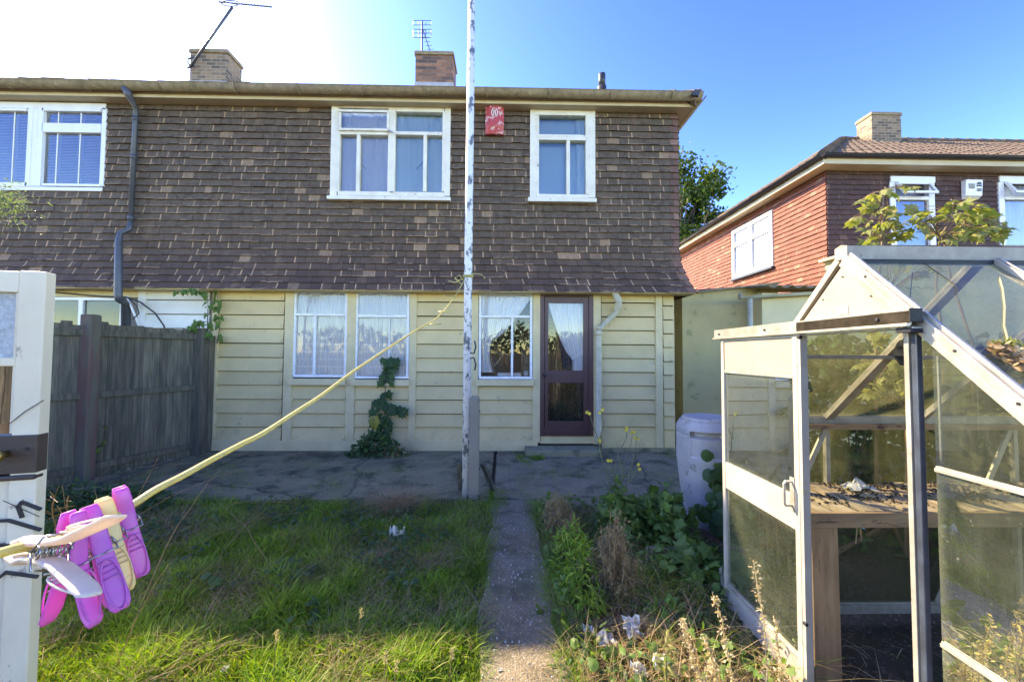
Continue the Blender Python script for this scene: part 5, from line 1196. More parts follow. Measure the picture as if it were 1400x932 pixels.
mb.tube([at(636, 378, 3.9), at(648, 374, 3.85), at(658, 375, 3.85), at(663, 381, 3.85)], .005, 6); mb.tube([at(622, 405, 3.4), at(606, 404, 3.4)], .005, 5)
mb.tube([at(634, 380, 3.9), at(622, 386, 3.85), at(613, 384, 3.85)], .005, 6)
for px, py in ((604, 430), (590, 447)): p = lp_(px, py-4); mb.tube([p-Vector((.02,0,0)), p+Vector((.05,0,.0))], .004, 5)
tag(mb.build('clothes_line', M['cord'], None, smooth=True), 'yellow plastic clothes line running from the white pole down to the pegs', 'clothes line')
def peg(loc, down, across, mt, lab, open_=0.0, L=.086, sc_=1.0, group=None):
    loc, d = Vector(loc), Vector(down).normalized(); a = Vector(across); a = (a-d*a.dot(d)).normalized(); w = d.cross(a)
    t = thing('clothes_peg', loc, lab, 'clothes peg', group)
    for s in (-1, 1):
        mb = MB(); secs = []
        prof = [(-.013,.0030,.0026,.0052),(-.010,.0018,.0044,.0062),(-.002,.0042,.0042,.0066),(.006,.0022,.0040,.0068),(.016,.0024,.0046,.0068),(.026,.0034,.0048,.0066),(.036,.0055,.0042,.0068),(.05,.0085+open_*.3,.0036,.0074),(.064,.011+open_*.7,.0034,.0078),(.070,.0122+open_,.0032,.0070),(.0735,.0128+open_*1.05,.0022,.0045)]
        for tt, off, th, hw in prof:
            c = loc+d*tt*(L/.086)*sc_+a*s*off*sc_; r = []
            for q in range(12):
                an = 2*math.pi*q/12; cx, cy = math.cos(an), math.sin(an)
                sx = math.copysign(abs(cx)**.6, cx)*hw*sc_; sy = math.copysign(abs(cy)**.7, cy)*th*.5*sc_
                sx *= .88
                if tt > .03 and cy*s > 0: sy *= (1-.9*(1-abs(cx)**2)) if False else .55
                r.append(c+w*sx+a*(sy+s*th*.5*sc_))
            secs.append(r)
        i0 = len(mb.v)
        for r in secs: mb.v += [tuple(p) for p in r]
        for i in range(len(secs)-1):
            for q in range(12): mb.f.append((i0+i*12+q, i0+i*12+(q+1)%12, i0+(i+1)*12+(q+1)%12, i0+(i+1)*12+q)); mb.mi.append(0)
        mb.f.append(tuple(range(i0, i0+12))[::-1]); mb.f.append(tuple(range(i0+(len(secs)-1)*12, i0+len(secs)*12))); mb.mi += [0, 0]
        # raised rim of the hollowed grip
        rim = [loc+d*(.052+.020*math.cos(q))*sc_+w*.0058*math.sin(q)*sc_+a*s*(.0085+open_*.5+.0032+.0035*math.cos(q)+.0018)*sc_ for q in [2*math.pi*k/20 for k in range(21)]]
        mb.tube(rim, .0007*sc_, 5, cap=False)
        for k_ in range(4):
            cc = loc+d*(.033+.0045*k_)*sc_+a*s*(.0095+open_*.25+.0012*k_)*sc_; mb.tube([cc-w*.0046*sc_, cc+w*.0046*sc_], .0006*sc_, 5)
        mb.build('leg', mt, t, smooth=True)
    mb = MB(); c = loc+d*.021*sc_
    coil = [c+w*(-.0085+.017*k/60)*sc_+(d*math.cos(k*.62)+a*math.sin(k*.62))*.0034*sc_ for k in range(61)]
    mb.tube(coil, .0006*sc_, 5)
    for s in (-1, 1):
        mb.tube([c+w*s*.0086*sc_, c+w*s*.0082*sc_+a*.009*sc_+d*.006*sc_, c+a*.0098*sc_+d*.006*sc_], .0007*sc_, 5); mb.tube([c+w*s*.0086*sc_, c+w*s*.0082*sc_-a*.009*sc_+d*.006*sc_, c-a*.0098*sc_+d*.006*sc_], .0007*sc_, 5)
    mb.build('spring', M['wire'], t, smooth=True); return t
def pegat(px, py, qx, qy, mt, lab, across, dY=0, **k):
    p = lp_(px, py); q = at(qx, qy, p.y+dY); return peg(p, q-p, across, M[mt], lab, **k)
pegat(168, 684, 190, 778, 'pegpink', 'magenta clothes peg furthest along the yellow line, right of the yellow peg', (1, -.75, 0), .01)
pegat(145, 700, 167, 800, 'pegyellow', 'yellow clothes peg hanging between two magenta pegs', (1, -.6, 0), .008)
pegat(127, 712, 158, 816, 'pegpink', 'magenta clothes peg hanging just left of the yellow peg', (1, -.7, 0), .0, sc_=1.08)
pegat(100, 722, 98, 826, 'pegpink', 'magenta clothes peg with splayed legs behind the cream peg', (1, -.1, -.1), .0, open_=.006, sc_=1.08)
p = lp_(66, 741)-Vector((0, .012, 0)); q = at(160, 758, p.y-.03); peg(p, q-p, Vector((.0,.35,1)), M['pegcream'], 'cream clothes peg lying almost level across the yellow line', open_=.006, sc_=1.22)
# ------------------------------------------------------------------ old shed door at the left
sd_ = thing('shed_door', at(64, 800, 1.38)*Vector((1,1,0)), 'open shed door with flaking cream paint, frosted pane and brown lock rail', 'door')
P0 = at(64, 500, 1.38); P0.z = 0; th = R(14); du = Vector((-math.cos(th), -math.sin(th), 0)); dn = Vector((math.sin(th)*1, -math.cos(th), 0)); UZ = Vector((0,0,1))
def dpt(px, py, f=.024):
    dd = ray(px, py); t_ = (P0+dn*f-CAM).dot(dn)/dd.dot(dn); return CAM+dd*t_
def dz(py): return at(60, py, 1.38).z
def dbox(u0, u1, z0, z1, f, b, mt, name, par, bevel=.003, lab=None):
    mb = MB(); c = [P0+du*u0+dn*f, P0+du*u1+dn*f, P0+du*u1-dn*b, P0+du*u0-dn*b]
    mb.hexa([p+UZ*z0 for p in c]+[p+UZ*z1 for p in c]); o = mb.build(name, mt, par, bevel=bevel)
    if lab: o['label'] = lab
    return o
ztop, zbot, Wd = dz(373), -.0, .76
stw = (Vector(dpt(21, 480, .02))-P0).dot(du)
dbox(0, stw, zbot, ztop, .02, .022, M['door_cream'], 'stile', sd_); dbox(Wd-.1, Wd, zbot, ztop, .02, .022, M['door_cream'], 'stile', sd_)
dbox(stw+.001, Wd-.101, dz(402), ztop-.003, .018, .02, M['door_cream'], 'top_rail', sd_)
dbox(stw+.001, Wd-.101, dz(500), dz(489), .018, .02, M['door_cream'], 'glazing_rail', sd_)
dbox(-.002, Wd-.101, dz(643), dz(592), .026, .018, M['door_brown'], 'lock_rail', sd_)
dbox(-.001, Wd-.101, dz(652), dz(645), .030, .01, M['door_brown'], 'lock_rail_moulding', sd_, .006)
dbox(stw+.001, Wd-.101, 0.0, .2, .018, .02, M['door_cream'], 'bottom_rail', sd_)
dbox(stw+.001, Wd-.101, .2, dz(652), .008, .012, M['door_cream'], 'panel', sd_)
dbox(stw-.0, stw+.012, dz(590), ztop-.03, .012, .012, M['door_cream'], 'bead', sd_, .002)
dbox(stw+.0, Wd-.1, dz(489), dz(402), .0, .006, M['frost'], 'frosted_pane', sd_, 0)
dbox(stw+.0, Wd-.1, dz(592), dz(500), .0, .004, M['darkglass'], 'dark_pane', sd_, 0)
c = dpt(9, 620, .026); mb = MB(); mb.tube([c, c+dn*.02, c+dn*.028, c+dn*.045, c+dn*.055, c+dn*.058], [.012,.010,.02,.026,.02,.006], 18); mb.build('knob', M['brass'], sd_, smooth=True)
c = dpt(37, 613, .027); mb = MB(); mb.tube([c, c+dn*.006], [.006,.004], 10); mb.build('screw', M['blackplastic'], sd_)
for pts in ([(56,696),(30,686),(25,692),(30,706)], [(56,724),(12,711),(-20,713)], [(55,754),(5,745),(-20,745)], [(52,788),(8,782),(-2,790)]):
    mb = MB(); q = [dpt(*p_) for p_ in pts]
    for i in range(len(q)-1): mb.bar(q[i], q[i+1]+(q[i+1]-q[i]).normalized()*.004, .009, .008, dn)
    mb.build('iron_strap', M['blackplastic'], sd_)
mb = MB(); mb.tube([dpt(12, 580), dpt(35, 562), dpt(60, 547)], .0016, 5); mb.tube([dpt(4, 684), dpt(54, 706)], .0012, 5); mb.build('string', M['bark'], sd_)
mb = MB(); c = P0+du*(Wd+.02); mb.box(c.x-.12, c.x-.0, c.y-.05, c.y+.06, -.05, 2.0); tag(mb.build('shed_post', M['door_cream'], None, bevel=.004), 'cream shed corner post that the open shed door hangs from', 'post')
# ------------------------------------------------------------------ old board fence
def gp_(px, py): return gnd(px, py)
A = Vector((at(268, 600, 5.62).x, 5.62, 0)); B = Vector((at(113, 650, 4.5).x, 4.5, 0)); C = B+(B-A).normalized()*1.9; C.x -= .12
def fence(a, b, lab, posts):
    t = thing('board_fence', a, lab, 'fence'); d = (b-a); L = d.length; d.normalize(); nn = Vector((-d.y, d.x, 0)); 
    if nn.x < 0: nn = -nn                         # towards the garden
    mb = MB(); s = .04; zt = 1.86
    while s < L-.03:
        wd_ = random.uniform(.075, .1); h0 = zt-.03+random.uniform(-.03, .03); c = a+d*s; e = a+d*min(s+wd_-.006, L-.02); off = random.uniform(0, .008)
        q = [c-nn*(.0+off), e-nn*(.0+off), e-nn*(.018+off), c-nn*(.018+off)]
        mb.hexa([p+UZ*random.uniform(.0,.06) for p in q]+[p+UZ*h0 for p in q]); s += wd_
    mb.build('board_panel', M['wood_old'], t)
    for z in (1.72, 1.0, .17):
        mb = MB(); mb.bar(a+d*.06+nn*.02+UZ*z, b-d*.05+nn*.02+UZ*(z-.0), .035, .075); mb.build('rail', M['wood_old'], t, bevel=.004)
    for pp, mt, hh in posts:
        mb = MB(); p = a+d*pp+nn*.035; w_ = .062
        mb.hexa([p+Vector((x_, y_, z_)) for z_ in (-.1, hh) for x_, y_ in ((-w_,-w_),(w_,-w_),(w_,w_),(-w_,w_))]); mb.build('post', M[mt], t, bevel=.012)
    return t
fence(A, B, 'weathered dark board fence panel ending at the boarded house wall', [(0, 'wood_old', 1.85)])
fence(B, C, 'weathered dark board fence panel behind the open shed door', [(0.0, 'wood_red', 1.93)])
mb = MB(); mb.hexa([A+Vector((.06+i_*.0, .16, 0)) + Vector(v) for v in ((-.02,-.06,-.1),(.02,-.06,-.1),(.02,.06,-.1),(-.02,.06,-.1),(-.02,-.06,1.75),(.02,-.06,1.75),(.02,.06,1.75),(-.02,.06,1.75)) for i_ in (0,)]); tag(mb.build('fence_post', M['wood_old'], None), 'mossy narrow post between the fence end and the house wall', 'post')
mb = MB(); a_, b_ = gnd(140, 662, .05), gnd(250, 628, .05); mb.bar(a_, b_, .06, .04); tag(mb.build('loose_batten', M['wood_old']), 'long grey batten lying on the slab along the fence foot', 'batten')
mound('fence_creeper', 'small creeper growing through the fence beside the red stained post', 'creeper', 118, 655, .16, .12, 1.3, 80, .07, OVAL, 'leaf')
# bush poking in at the far left
bb = at(8, 275, 3.2); t = thing('bush', (bb.x-.25, 3.2, 0), 'pale leafy bush tip poking in at the left edge below the blind window', 'bush')
mb = MB(); mb.tube([(bb.x-.3, 3.2, 0), (bb.x-.3, 3.2, 2.3), (bb.x-.15, 3.2, bb.z)], [.03,.02,.01], 6); mb.build('stem', M['bark'], t)
def pos(): v = rv(.085); return bb+Vector((v.x*1.1-.08, v.y, v.z))
foliage('foliage', M['leafgrey'], t, 700, pos, .045, LANCE, .2)
# ------------------------------------------------------------------ greenhouse
XG, XGE = 1.415, 4.45; YR = 1.551; zr = CAMZ+(484-347)*YR/F; YF = 2.36; YNr = 2*YR-YF; ze_ = zr-(YF-YR); zb_ = -.07
gh = thing('greenhouse', (XG, YR, zb_), 'weathered aluminium greenhouse with dirty glass and its sliding door pushed open', 'greenhouse')
AL = M['alu']
def gb(a, b, w=.028, h=.03, name='glazing_bar', mt=None, upv=(0,0,1), lab=None):
    mb = MB(); mb.bar(a, b, w, h, upv); d = (Vector(b)-Vector(a)).normalized(); u = Vector(upv); s = d.cross(u).normalized(); u2 = s.cross(d)
    mb.bar(Vector(a)+u2*(h*.5+.003), Vector(b)+u2*(h*.5+.003), w*.35, .006, upv)     # raised web of the extrusion
    o = mb.build(name, mt or AL, gh, bevel=.0015)
    if lab: o['label'] = lab
    return o
nF = Vector((0, 1, 1)).normalized(); nN = Vector((0, -1, 1)).normalized()
# ridge
mb = MB(); mb.box(XG-.012, XGE, YR-.03, YR+.03, zr-.008, zr+.0455); mb.box(XG-.012, XGE, YR-.036, YR-.0301, zr-.014, zr-.006)
mb.prism([(XG-.012, YR-.03, zr+.0456), (XG-.012, YR+.03, zr+.0456), (XG-.012, YR, zr+.054)], (XGE-XG, 0, 0)); mb.build('ridge', M['alucap'], gh, bevel=.003)
mb = MB(); mb.box(XG-.0, XGE, YR-.045, YR-.0365, zr-.034, zr-.014); mb.build('ridge_seal', M['rubber'], gh)
# gable bars: far slope thin, near slope broad with steps
gb((XG, YR+.02, zr-.005), (XG, YF, ze_), .02, .026, 'gable_bar', M['alucap'], upv=nF); gb((XG+.02, YR+.02, zr-.03), (XG+.02, YF, ze_-.025), .02, .03, 'gable_bar_seal', M['rubber'], upv=nF)
mb = MB(); a, b = Vector((XG, YR-.02, zr-.005)), Vector((XG, YNr, ze_))
mb.bar(a, b, .04, .03, nN); mb.bar(a+nN*.02, b+nN*.02, .012, .012, nN); mb.bar(a-nN*.026+Vector((-.004,0,0)), b-nN*.026+Vector((-.004,0,0)), .026, .02, nN); mb.build('gable_bar', AL, gh, bevel=.0015)
gb((XG-.006, YR-.04, zr-.062), (XG-.006, YNr, ze_-.05), .012, .012, 'gable_trim', mat('brown_seal', (.2,.12,.08), None, 5, .7, 0), upv=nN)
# eaves, base, corner posts
for y in (YF, YNr):
    s = 1 if y == YF else -1
    gb((XG, y, ze_), (XGE, y, ze_), .05, .045, 'eaves_bar'); gb((XG, y, zb_+.02), (XGE, y, zb_+.02), .04, .05, 'base_bar'); gb((XG, y, zb_), (XG, y, ze_), .035, .035, 'corner_post', upv=(1,0,0))
    gb((XGE, y, zb_), (XGE, y, ze_), .035, .035, 'corner_post', upv=(1,0,0))
gb((XG, YNr, zb_+.02), (XG, YF, zb_+.02), .04, .05, 'base_bar'); gb((XGE, YNr, zb_+.02), (XGE, YF, zb_+.02), .04, .05, 'base_bar')
for s_, y in ((nF, YF), (nN, YNr)): gb((XGE, YR, zr-.005), (XGE, y, ze_), .03, .03, 'gable_bar', upv=s_)
for yj in (1.87, 1.26): gb((XGE, yj, zb_), (XGE, yj, zr-abs(yj-YR)), .028, .028, 'glazing_bar', upv=(1,0,0))
k = 1
while XG+.6*k < XGE-.2:
    x = XG+.6*k
    wd_ = .05 if k == 1 else .03
    gb((x, YR+.03, zr-.015), (x, YF, ze_), wd_, .03, upv=nF); gb((x, YR-.035, zr-.015), (x, YNr, ze_), .028, .03, upv=nN)
    gb((x, YF, zb_), (x, YF, ze_), .026, .026, upv=(0,1,0)); gb((x, YNr, zb_), (x, YNr, ze_), .026, .026, upv=(0,1,0)); k += 1
yp = 1.938; gb((XG, yp, zr-(yp-YR)-.03), (XGE, yp, zr-(yp-YR)-.03), .014, .014, 'purlin', M['alucap'])
gb((2.0, YF-.03, 1.08), (1.47, YF-.03, -.02), .03, .014, 'brace', upv=(0,1,0)); gb((3.17, YF-.03, 1.08), (2.66, YF-.03, .0), .03, .014, 'brace', upv=(0,1,0))

mb = MB(); mb.box(XG+.03, XGE-.05, YF-.06, YF-.03, ze_-.05, ze_-.018); mb.build('eaves_batten', M['wood_rail'], gh)
# jambs, door track, posts
zh = 1.615
gb((XG-.005, 1.301, zb_), (XG-.005, 1.301, zh+.0), .018, .016, 'door_post', upv=(0,1,0)); mb = MB(); mb.box(XG-.012, XG+.010, 1.268, 1.288, zb_, zh-.01); mb.build('door_post_seal', M['rubberblue'], gh, bevel=.004)
gb((XG, 1.87, zb_), (XG, 1.87, zh+.02), .028, .03, 'door_post', upv=(0,1,0))
mb = MB(); mb.box(XG-.062, XG-.058, 1.24, 2.43, zh-.01, zh+.045); mb.box(XG-.0579, XG-.012, 1.24, 2.43, zh+.041, zh+.045); mb.box(XG-.075, XG-.0621, 1.24, 2.43, zh-.014, zh-.004); mb.box(XG-.0579, XG-.016, 1.24, 1.9, zh-.022, zh-.016)
tr_ = mb.build('door_track', AL, gh, bevel=.001)
mb = MB(); mb.box(XG-.064, XG-.0622, 1.24, 1.735, zh-.003, zh+.038); mb.build('track_channel', M['trackdark'], tr_)  # near-black strip along the near half of the track face
mb = MB(); mb.box(XG-.068, XG-.024, 1.234, 1.2399, zh+.0, zh+.046); mb.box(XG-.062, XG-.02, 1.2401, 1.29, zh-.035, zh-.018); mb.build('track_end', M['rubber'], tr_, bevel=.002)
mb = MB()
for y in (1.35, 1.95, 2.37): mb.tube([(XG-.0645, y, zh+.018), (XG-.069, y, zh+.018)], .006, 8)
mb.build('screw', M['blackplastic'], tr_)
# gable panel and sticker
mb = MB(); zt_p = zr-.025; zl = zh+.047; hw_ = zt_p-zl
mb.prism([(XG-.004, YR+hw_-.005, zl), (XG-.004, YR, zt_p-.005), (XG-.004, YR-hw_+.005, zl)][::-1], (.006, 0, 0)); gpn = mb.build('gable_panel', M['pvcpanel'], gh)
mb = MB(); mb.box(XG-.0085, XG-.0045, YR-.02, YR+.03, zl+.012, zl+.045); mb.build('sticker', M['upvc'], gpn)
for dy, dz_ in ((0, -.06), (-.12, -.17), (.1, -.15)):
    mb = MB(); mb.tube([(XG-.004, YR+dy, zt_p+dz_*.9), (XG-.009, YR+dy, zt_p+dz_*.9)], .003, 6); mb.build('rivet', M['rubber'], gpn)
# sliding door
XD = XG-.045; d0, d1 = 1.72, 2.365
def dr(y0, y1, z0, z1, x0=XD-.012, x1=XD+.012, mt=None, name='rail', par=None, bv=.002):
    mb = MB(); mb.box(x0, x1, y0, y1, z0, z1); return mb.build(name, mt or M['alupanel'], par or dg, bevel=bv)
mb = MB(); mb.box(XD-.014, XD+.02, d0, d0+.05, -.075, zh-.012); mb.box(XD-.016, XD-.0142, d0+.018, d0+.022, -.07, zh-.02); dg = mb.build('sliding_door', M['alupanel'], gh, bevel=.002)
dr(d1-.028, d1, -.07, zh-.012, name='stile')
dr(d0+.051, d1-.029, 1.585, zh-.013, name='top_rail'); dr(d0+.051, d1-.029, 1.41, 1.5845, XD-.006, XD+.006, name='top_panel', mt=M['pvcpanel']); dr(d0+.051, d1-.029, 1.392, 1.409, name='glazing_strip', mt=AL)
dr(d0+.051, d1-.029, .69, .845, XD-.01, XD+.01, name='mid_rail'); dr(d0+.051, d1-.029, .10, .118, name='glazing_strip', mt=AL); dr(d0+.051, d1-.029, -.07, .099, XD-.008, XD+.008, name='kick_panel')
for za, zb in ((.845, 1.393), (.118, .69)):
    mb = MB(); mb.quad((XD, d0+.045, za), (XD, d1-.025, za), (XD, d1-.025, zb), (XD, d0+.045, zb)); mb.uv = [(0,0),(1,0),(1,1),(0,1)]; mb.build('pane', M['ghglass'], dg)
mb = MB(); hy = d0+.062; mb.tube([(XD-.014, hy, .80), (XD-.05, hy, .80), (XD-.055, hy, .81), (XD-.055, hy, .90), (XD-.05, hy, .91), (XD-.014, hy, .91)], .006, 8); mb.box(XD-.018, XD-.0145, hy-.014, hy+.014, .775, .93); mb.build('handle', AL, dg)
mb = MB(); 
for z in (zh-.03, .3): mb.tube([(XD-.014, d0+.01, z), (XD-.014, d0-.006, z)], .008, 8)
mb.build('bolt', M['rubber'], dg)
# glazing
def pane(a, b, c, d, mt='ghglass'):
    mb = MB(); mb.quad(a, b, c, d); mb.uv = [(0,0),(1,0),(1,1),(0,1)]; return mb.build('pane', M[mt], gh)
k = 0; first = None
while XG+.6*k < XGE-.2:
    x0, x1 = XG+.6*k+.012, min(XG+.6*(k+1)-.012, XGE-.012)
    for lo_z, hi_z in ((zb_+.04, .5), (.502, ze_-.02)):
        pane((x0, YF+.006, lo_z), (x1, YF+.006, lo_z), (x1, YF+.006, hi_z), (x0, YF+.006, hi_z), 'ghalgae'); pane((x0, YNr-.006, lo_z), (x1, YNr-.006, lo_z), (x1, YNr-.006, hi_z), (x0, YNr-.006, hi_z))
    pane((x0, YF, ze_+.02), (x1, YF, ze_+.02), (x1, YR+.03, zr-.01), (x0, YR+.03, zr-.01), 'ghalgae')
    p_ = pane((x0, YNr, ze_+.016), (x1, YNr, ze_+.016), (x1, YR-.035, zr-.019), (x0, YR-.035, zr-.019), 'ghroof'); first = first or p_; k += 1
# gable glass: far strip (behind the door) and near side
pane((XG+.004, 1.885, zb_+.04), (XG+.004, YF-.015, zb_+.04), (XG+.004, YF-.015, ze_-.01), (XG+.004, 1.885, zr-(1.885-YR)-.03))
for lo_z, hi_z in ((zb_+.04, .572), (.575, 1.125)): pane((XG+.004, YNr+.015, lo_z), (XG+.004, 1.235, lo_z), (XG+.004, 1.235, hi_z), (XG+.004, YNr+.015, hi_z))
mb = MB(); mb.poly([(XG+.004, YNr+.04, 1.13), (XG+.004, 1.235, 1.13), (XG+.004, 1.235, zr-(YR-1.235)-.045)]); mb.uv = [(.5,.5)]*3; mb.build('pane', M['ghglass'], gh)
for z in (1.13, .573): gb((XG, YNr, z), (XG, 1.232, z), .014, .012, 'glazing_strip')
gb((XG+.012, 1.226, .0), (XG+.012, 1.226, 1.5), .006, .006, 'glazing_clip')
for lo_z, hi_z in ((zb_+.04, 1.1),): pane((XGE, YNr, lo_z), (XGE, YF, lo_z), (XGE, YF, hi_z), (XGE, YNr, hi_z))
mb = MB(); mb.poly([(XGE, YNr, ze_), (XGE, YF, ze_), (XGE, YR, zr-.03)]); mb.uv = [(.5,.5)]*3; mb.build('pane', M['ghglass'], gh)
# crack in the first roof pane (a point on the near slope seen at px, py)
def onroof(px, py):
    d = ray(px, py); n = nN; p0 = Vector((XG, YR-.035, zr-.015)); return CAM+d*((p0-CAM).dot(n)/d.dot(n))
mb = MB(); mb.tube([onroof(*q) for q in ((1264,360),(1272,366),(1290,378),(1303,387),(1309,394),(1308,402))], .0016, 4); mb.build('crack', M['rubber'], first)
mb = MB(); mb.tube([onroof(*q) for q in ((1366,378),(1371,395),(1374,420),(1373,445),(1378,464),(1384,474))], .0025, 5); tag(mb.build('twine', M['seed']), 'pale twine dangling across the greenhouse roof glass', 'twine')
c = onroof(1376, 473); mb = MB()
for k in range(220): v = rv(.011); leaf(mb, c+Vector((v.x*1.5, v.y, abs(v.z)*.7)), rv(1)+Vector((0,0,1)), rv(1), .010, OVAL)
tag(mb.build('moss_clump', M['leaffig']), 'round clump of yellow-green moss on the greenhouse roof glass', 'moss')
mb = MB(); c0, c1 = onroof(1352, 478), onroof(1440, 520)
for k in range(240):
    f = random.random(); p = c0.lerp(c1, f)+rv(.012); leaf(mb, p+nN*.012, rv(1), rv(.4)+nN, random.uniform(.01, .03), random.choice([OVAL, ROUND]))
tag(mb.build('leaf_litter', M['drybrown']), 'dead brown leaves collected along the foot of the greenhouse roof', 'leaf litter', kind='stuff')
# staging bench
bn = thing('staging_bench', (1.5, 1.9, -.15), 'slatted wooden staging bench standing inside the greenhouse', 'bench')
x = 1.47; zt3 = .725
while x < 4.3:
    mb = MB(); w_ = random.uniform(.07, .1); z = zt3-random.uniform(0, .012); y1 = 2.33
    mb.hexa([(x, 1.905, z-.018), (x+w_, 1.905, z-.018), (x+w_+.01, y1, z-.018), (x+.01, y1, z-.018), (x, 1.905, z), (x+w_, 1.905, z), (x+w_+.01, y1, z), (x+.01, y1, z)])
    mb.build('slat', M['wood_bench'], bn, bevel=.002); x += w_+random.uniform(.02, .04)
mb = MB(); mb.box(1.515, 4.3, 1.88, 1.9045, .65, .722); mb.build('front_rail', M['wood_rail'], bn, bevel=.003)
mb = MB(); mb.box(1.5, 4.3, 2.29, 2.31, .64, .70); mb.build('rear_rail', M['wood_old'], bn)
for xx, mt in ((1.53, 'wood_post'), (3.6, 'wood_post')):
    mb = MB(); mb.hexa([(xx, 1.885, -.25), (xx+.135, 1.885, -.25), (xx+.135, 1.93, -.25), (xx, 1.93, -.25), (xx-.005, 1.885, .649), (xx+.128, 1.885, .649), (xx+.128, 1.93, .649), (xx-.005, 1.93, .649)]); mb.build('leg', M[mt], bn, bevel=.004)
for xx in (1.6, 2.8, 4.0): mb = MB(); mb.box(xx, xx+.05, 2.25, 2.289, -.2, .64); mb.build('leg', M['wood_old'], bn)
mb = MB(); mb.tube([(1.78, 1.895, .65), (1.78, 1.89, .58)], .004, 5); mb.tube([(1.765, 1.895, .65), (1.75, 1.89, .57)], .003, 5); mb.build('string', M['straw'], bn)
# dirt on the bench
P = []
mb = MB()
for k in range(1300):
    x, y = random.uniform(1.5, 3.6), random.uniform(2.0, 2.33)
    if nz(x, y, 3, 4) < -.12+.8*(2.12-y): continue
    s = random.uniform(.002, .008); z = zt3
    mb.hexa([(x-s,y-s,z-.003),(x+s,y-s*.7,z-.003),(x+s*.8,y+s,z-.003),(x-s,y+s*.8,z-.003),(x-s*.5,y-s*.5,z+s*.5),(x+s*.4,y-s*.5,z+s*.6),(x+s*.5,y+s*.4,z+s*.5),(x-s*.4,y+s*.5,z+s*.6)])
tag(mb.build('spilt_compost', M['soil']), 'dark compost spilt over the rear of the bench slats', 'compost', kind='stuff')
def scrap(c, s, mt, lab, name, hz=1.0):
    mb = MB(); nn = 8; sd = random.random()*99
    for j in range(nn):
        for i in range(nn):
            u, v = i/(nn-1)-.5, j/(nn-1)-.5; f = noise.noise_vector(Vector((u*4+sd, v*4, sd)))
            mb.v.append((c[0]+(u*1.5+f.x*.35)*s, c[1]+(v+f.y*.35)*s, c[2]+max(0, (.5-(u*u+v*v)*1.6+f.z*.6)*s*.7*hz)))
    for j in range(nn-1):
        for i in range(nn-1): a = j*nn+i; mb.f.append((a, a+1, a+nn+1, a+nn)); mb.mi.append(0)
    return tag(mb.build(name, M[mt]), lab, 'litter')
p = at(1172, 652, 2.22); scrap((p.x, 2.22, zt3+.002), .1, 'litter', 'crumpled clear plastic bag lying on the bench slats', 'plastic_bag')
scrap((at(1185, 668, 2.1).x, 2.1, zt3+.002), .045, 'seed', 'small dry leaf lying on the bench slats', 'dry_leaf', .4)
p = at(1177, 721, 1.89); mb = MB(); mb.hexa([p+Vector(v)*.03 for v in ((-.8,0,.3),(.7,0,-.3),(.9,.3,-.2),(-.6,.3,.4),(-.9,0,.7),(.4,0,.3),(.6,.3,.4),(-.7,.3,.8))]); tag(mb.build('plastic_tag', M['blueplastic'], None), 'small turquoise plastic tag hanging under the bench rail', 'plastic tag')
# floor debris inside
mb = MB()
for k in range(500):
    x, y = random.uniform(1.5, 3.0), random.uniform(.95, 2.3); s = random.uniform(.004, .022); z = gz(x, y)
    mb.hexa([(x-s,y-s,z-.004),(x+s,y-s*.7,z-.004),(x+s*.8,y+s,z-.004),(x-s,y+s*.8,z-.004),(x-s*.5,y-s*.5,z+s*.6),(x+s*.4,y-s*.5,z+s*.8),(x+s*.5,y+s*.4,z+s*.7),(x-s*.4,y+s*.5,z+s*.6)])
tag(mb.build('soil_clods', M['soil']), 'dark soil clods scattered over the greenhouse floor', 'soil clods', kind='stuff')
P = np.array([(random.uniform(1.5, 2.6), random.uniform(1.0, 2.2), 0) for _ in range(160)]); P[:,2] = [gz(x, y)+.004 for x, y, _ in P]
tag(blades('floor_debris', P, .02+.05*np.random.rand(160), .003+.003*np.random.rand(160), 3+3*np.random.rand(160), M['seed'], .1), 'pale twigs and chips on the greenhouse floor', 'debris', kind='stuff')
c = at(1238, 482, 1.62); mb = MB()
mb = MB(); nn = 9
for j in range(nn):
    for i in range(nn):
        th_ = 2*math.pi*i/(nn-1); v = j/(nn-1); r = .02+.03*math.sin(v*3)*(.8+.5*noise.noise(Vector((math.cos(th_)*1.5, math.sin(th_)*1.5, v*4))))
        mb.v.append((c.x+math.cos(th_)*r, c.y+math.sin(th_)*r*.7, c.z+.055-.11*v))
for j in range(nn-1):
    for i in range(nn-1): a = j*nn+i; mb.f.append((a, a+1, a+nn+1, a+nn)); mb.mi.append(0)
mb.tube([(c.x, c.y, c.z+.05), (c.x+.0, YR+.03, zr-.05)], .002, 4); tag(mb.build('hanging_rag', M['rubber']), 'crumpled black plastic rag hanging from the greenhouse ridge', 'rag')
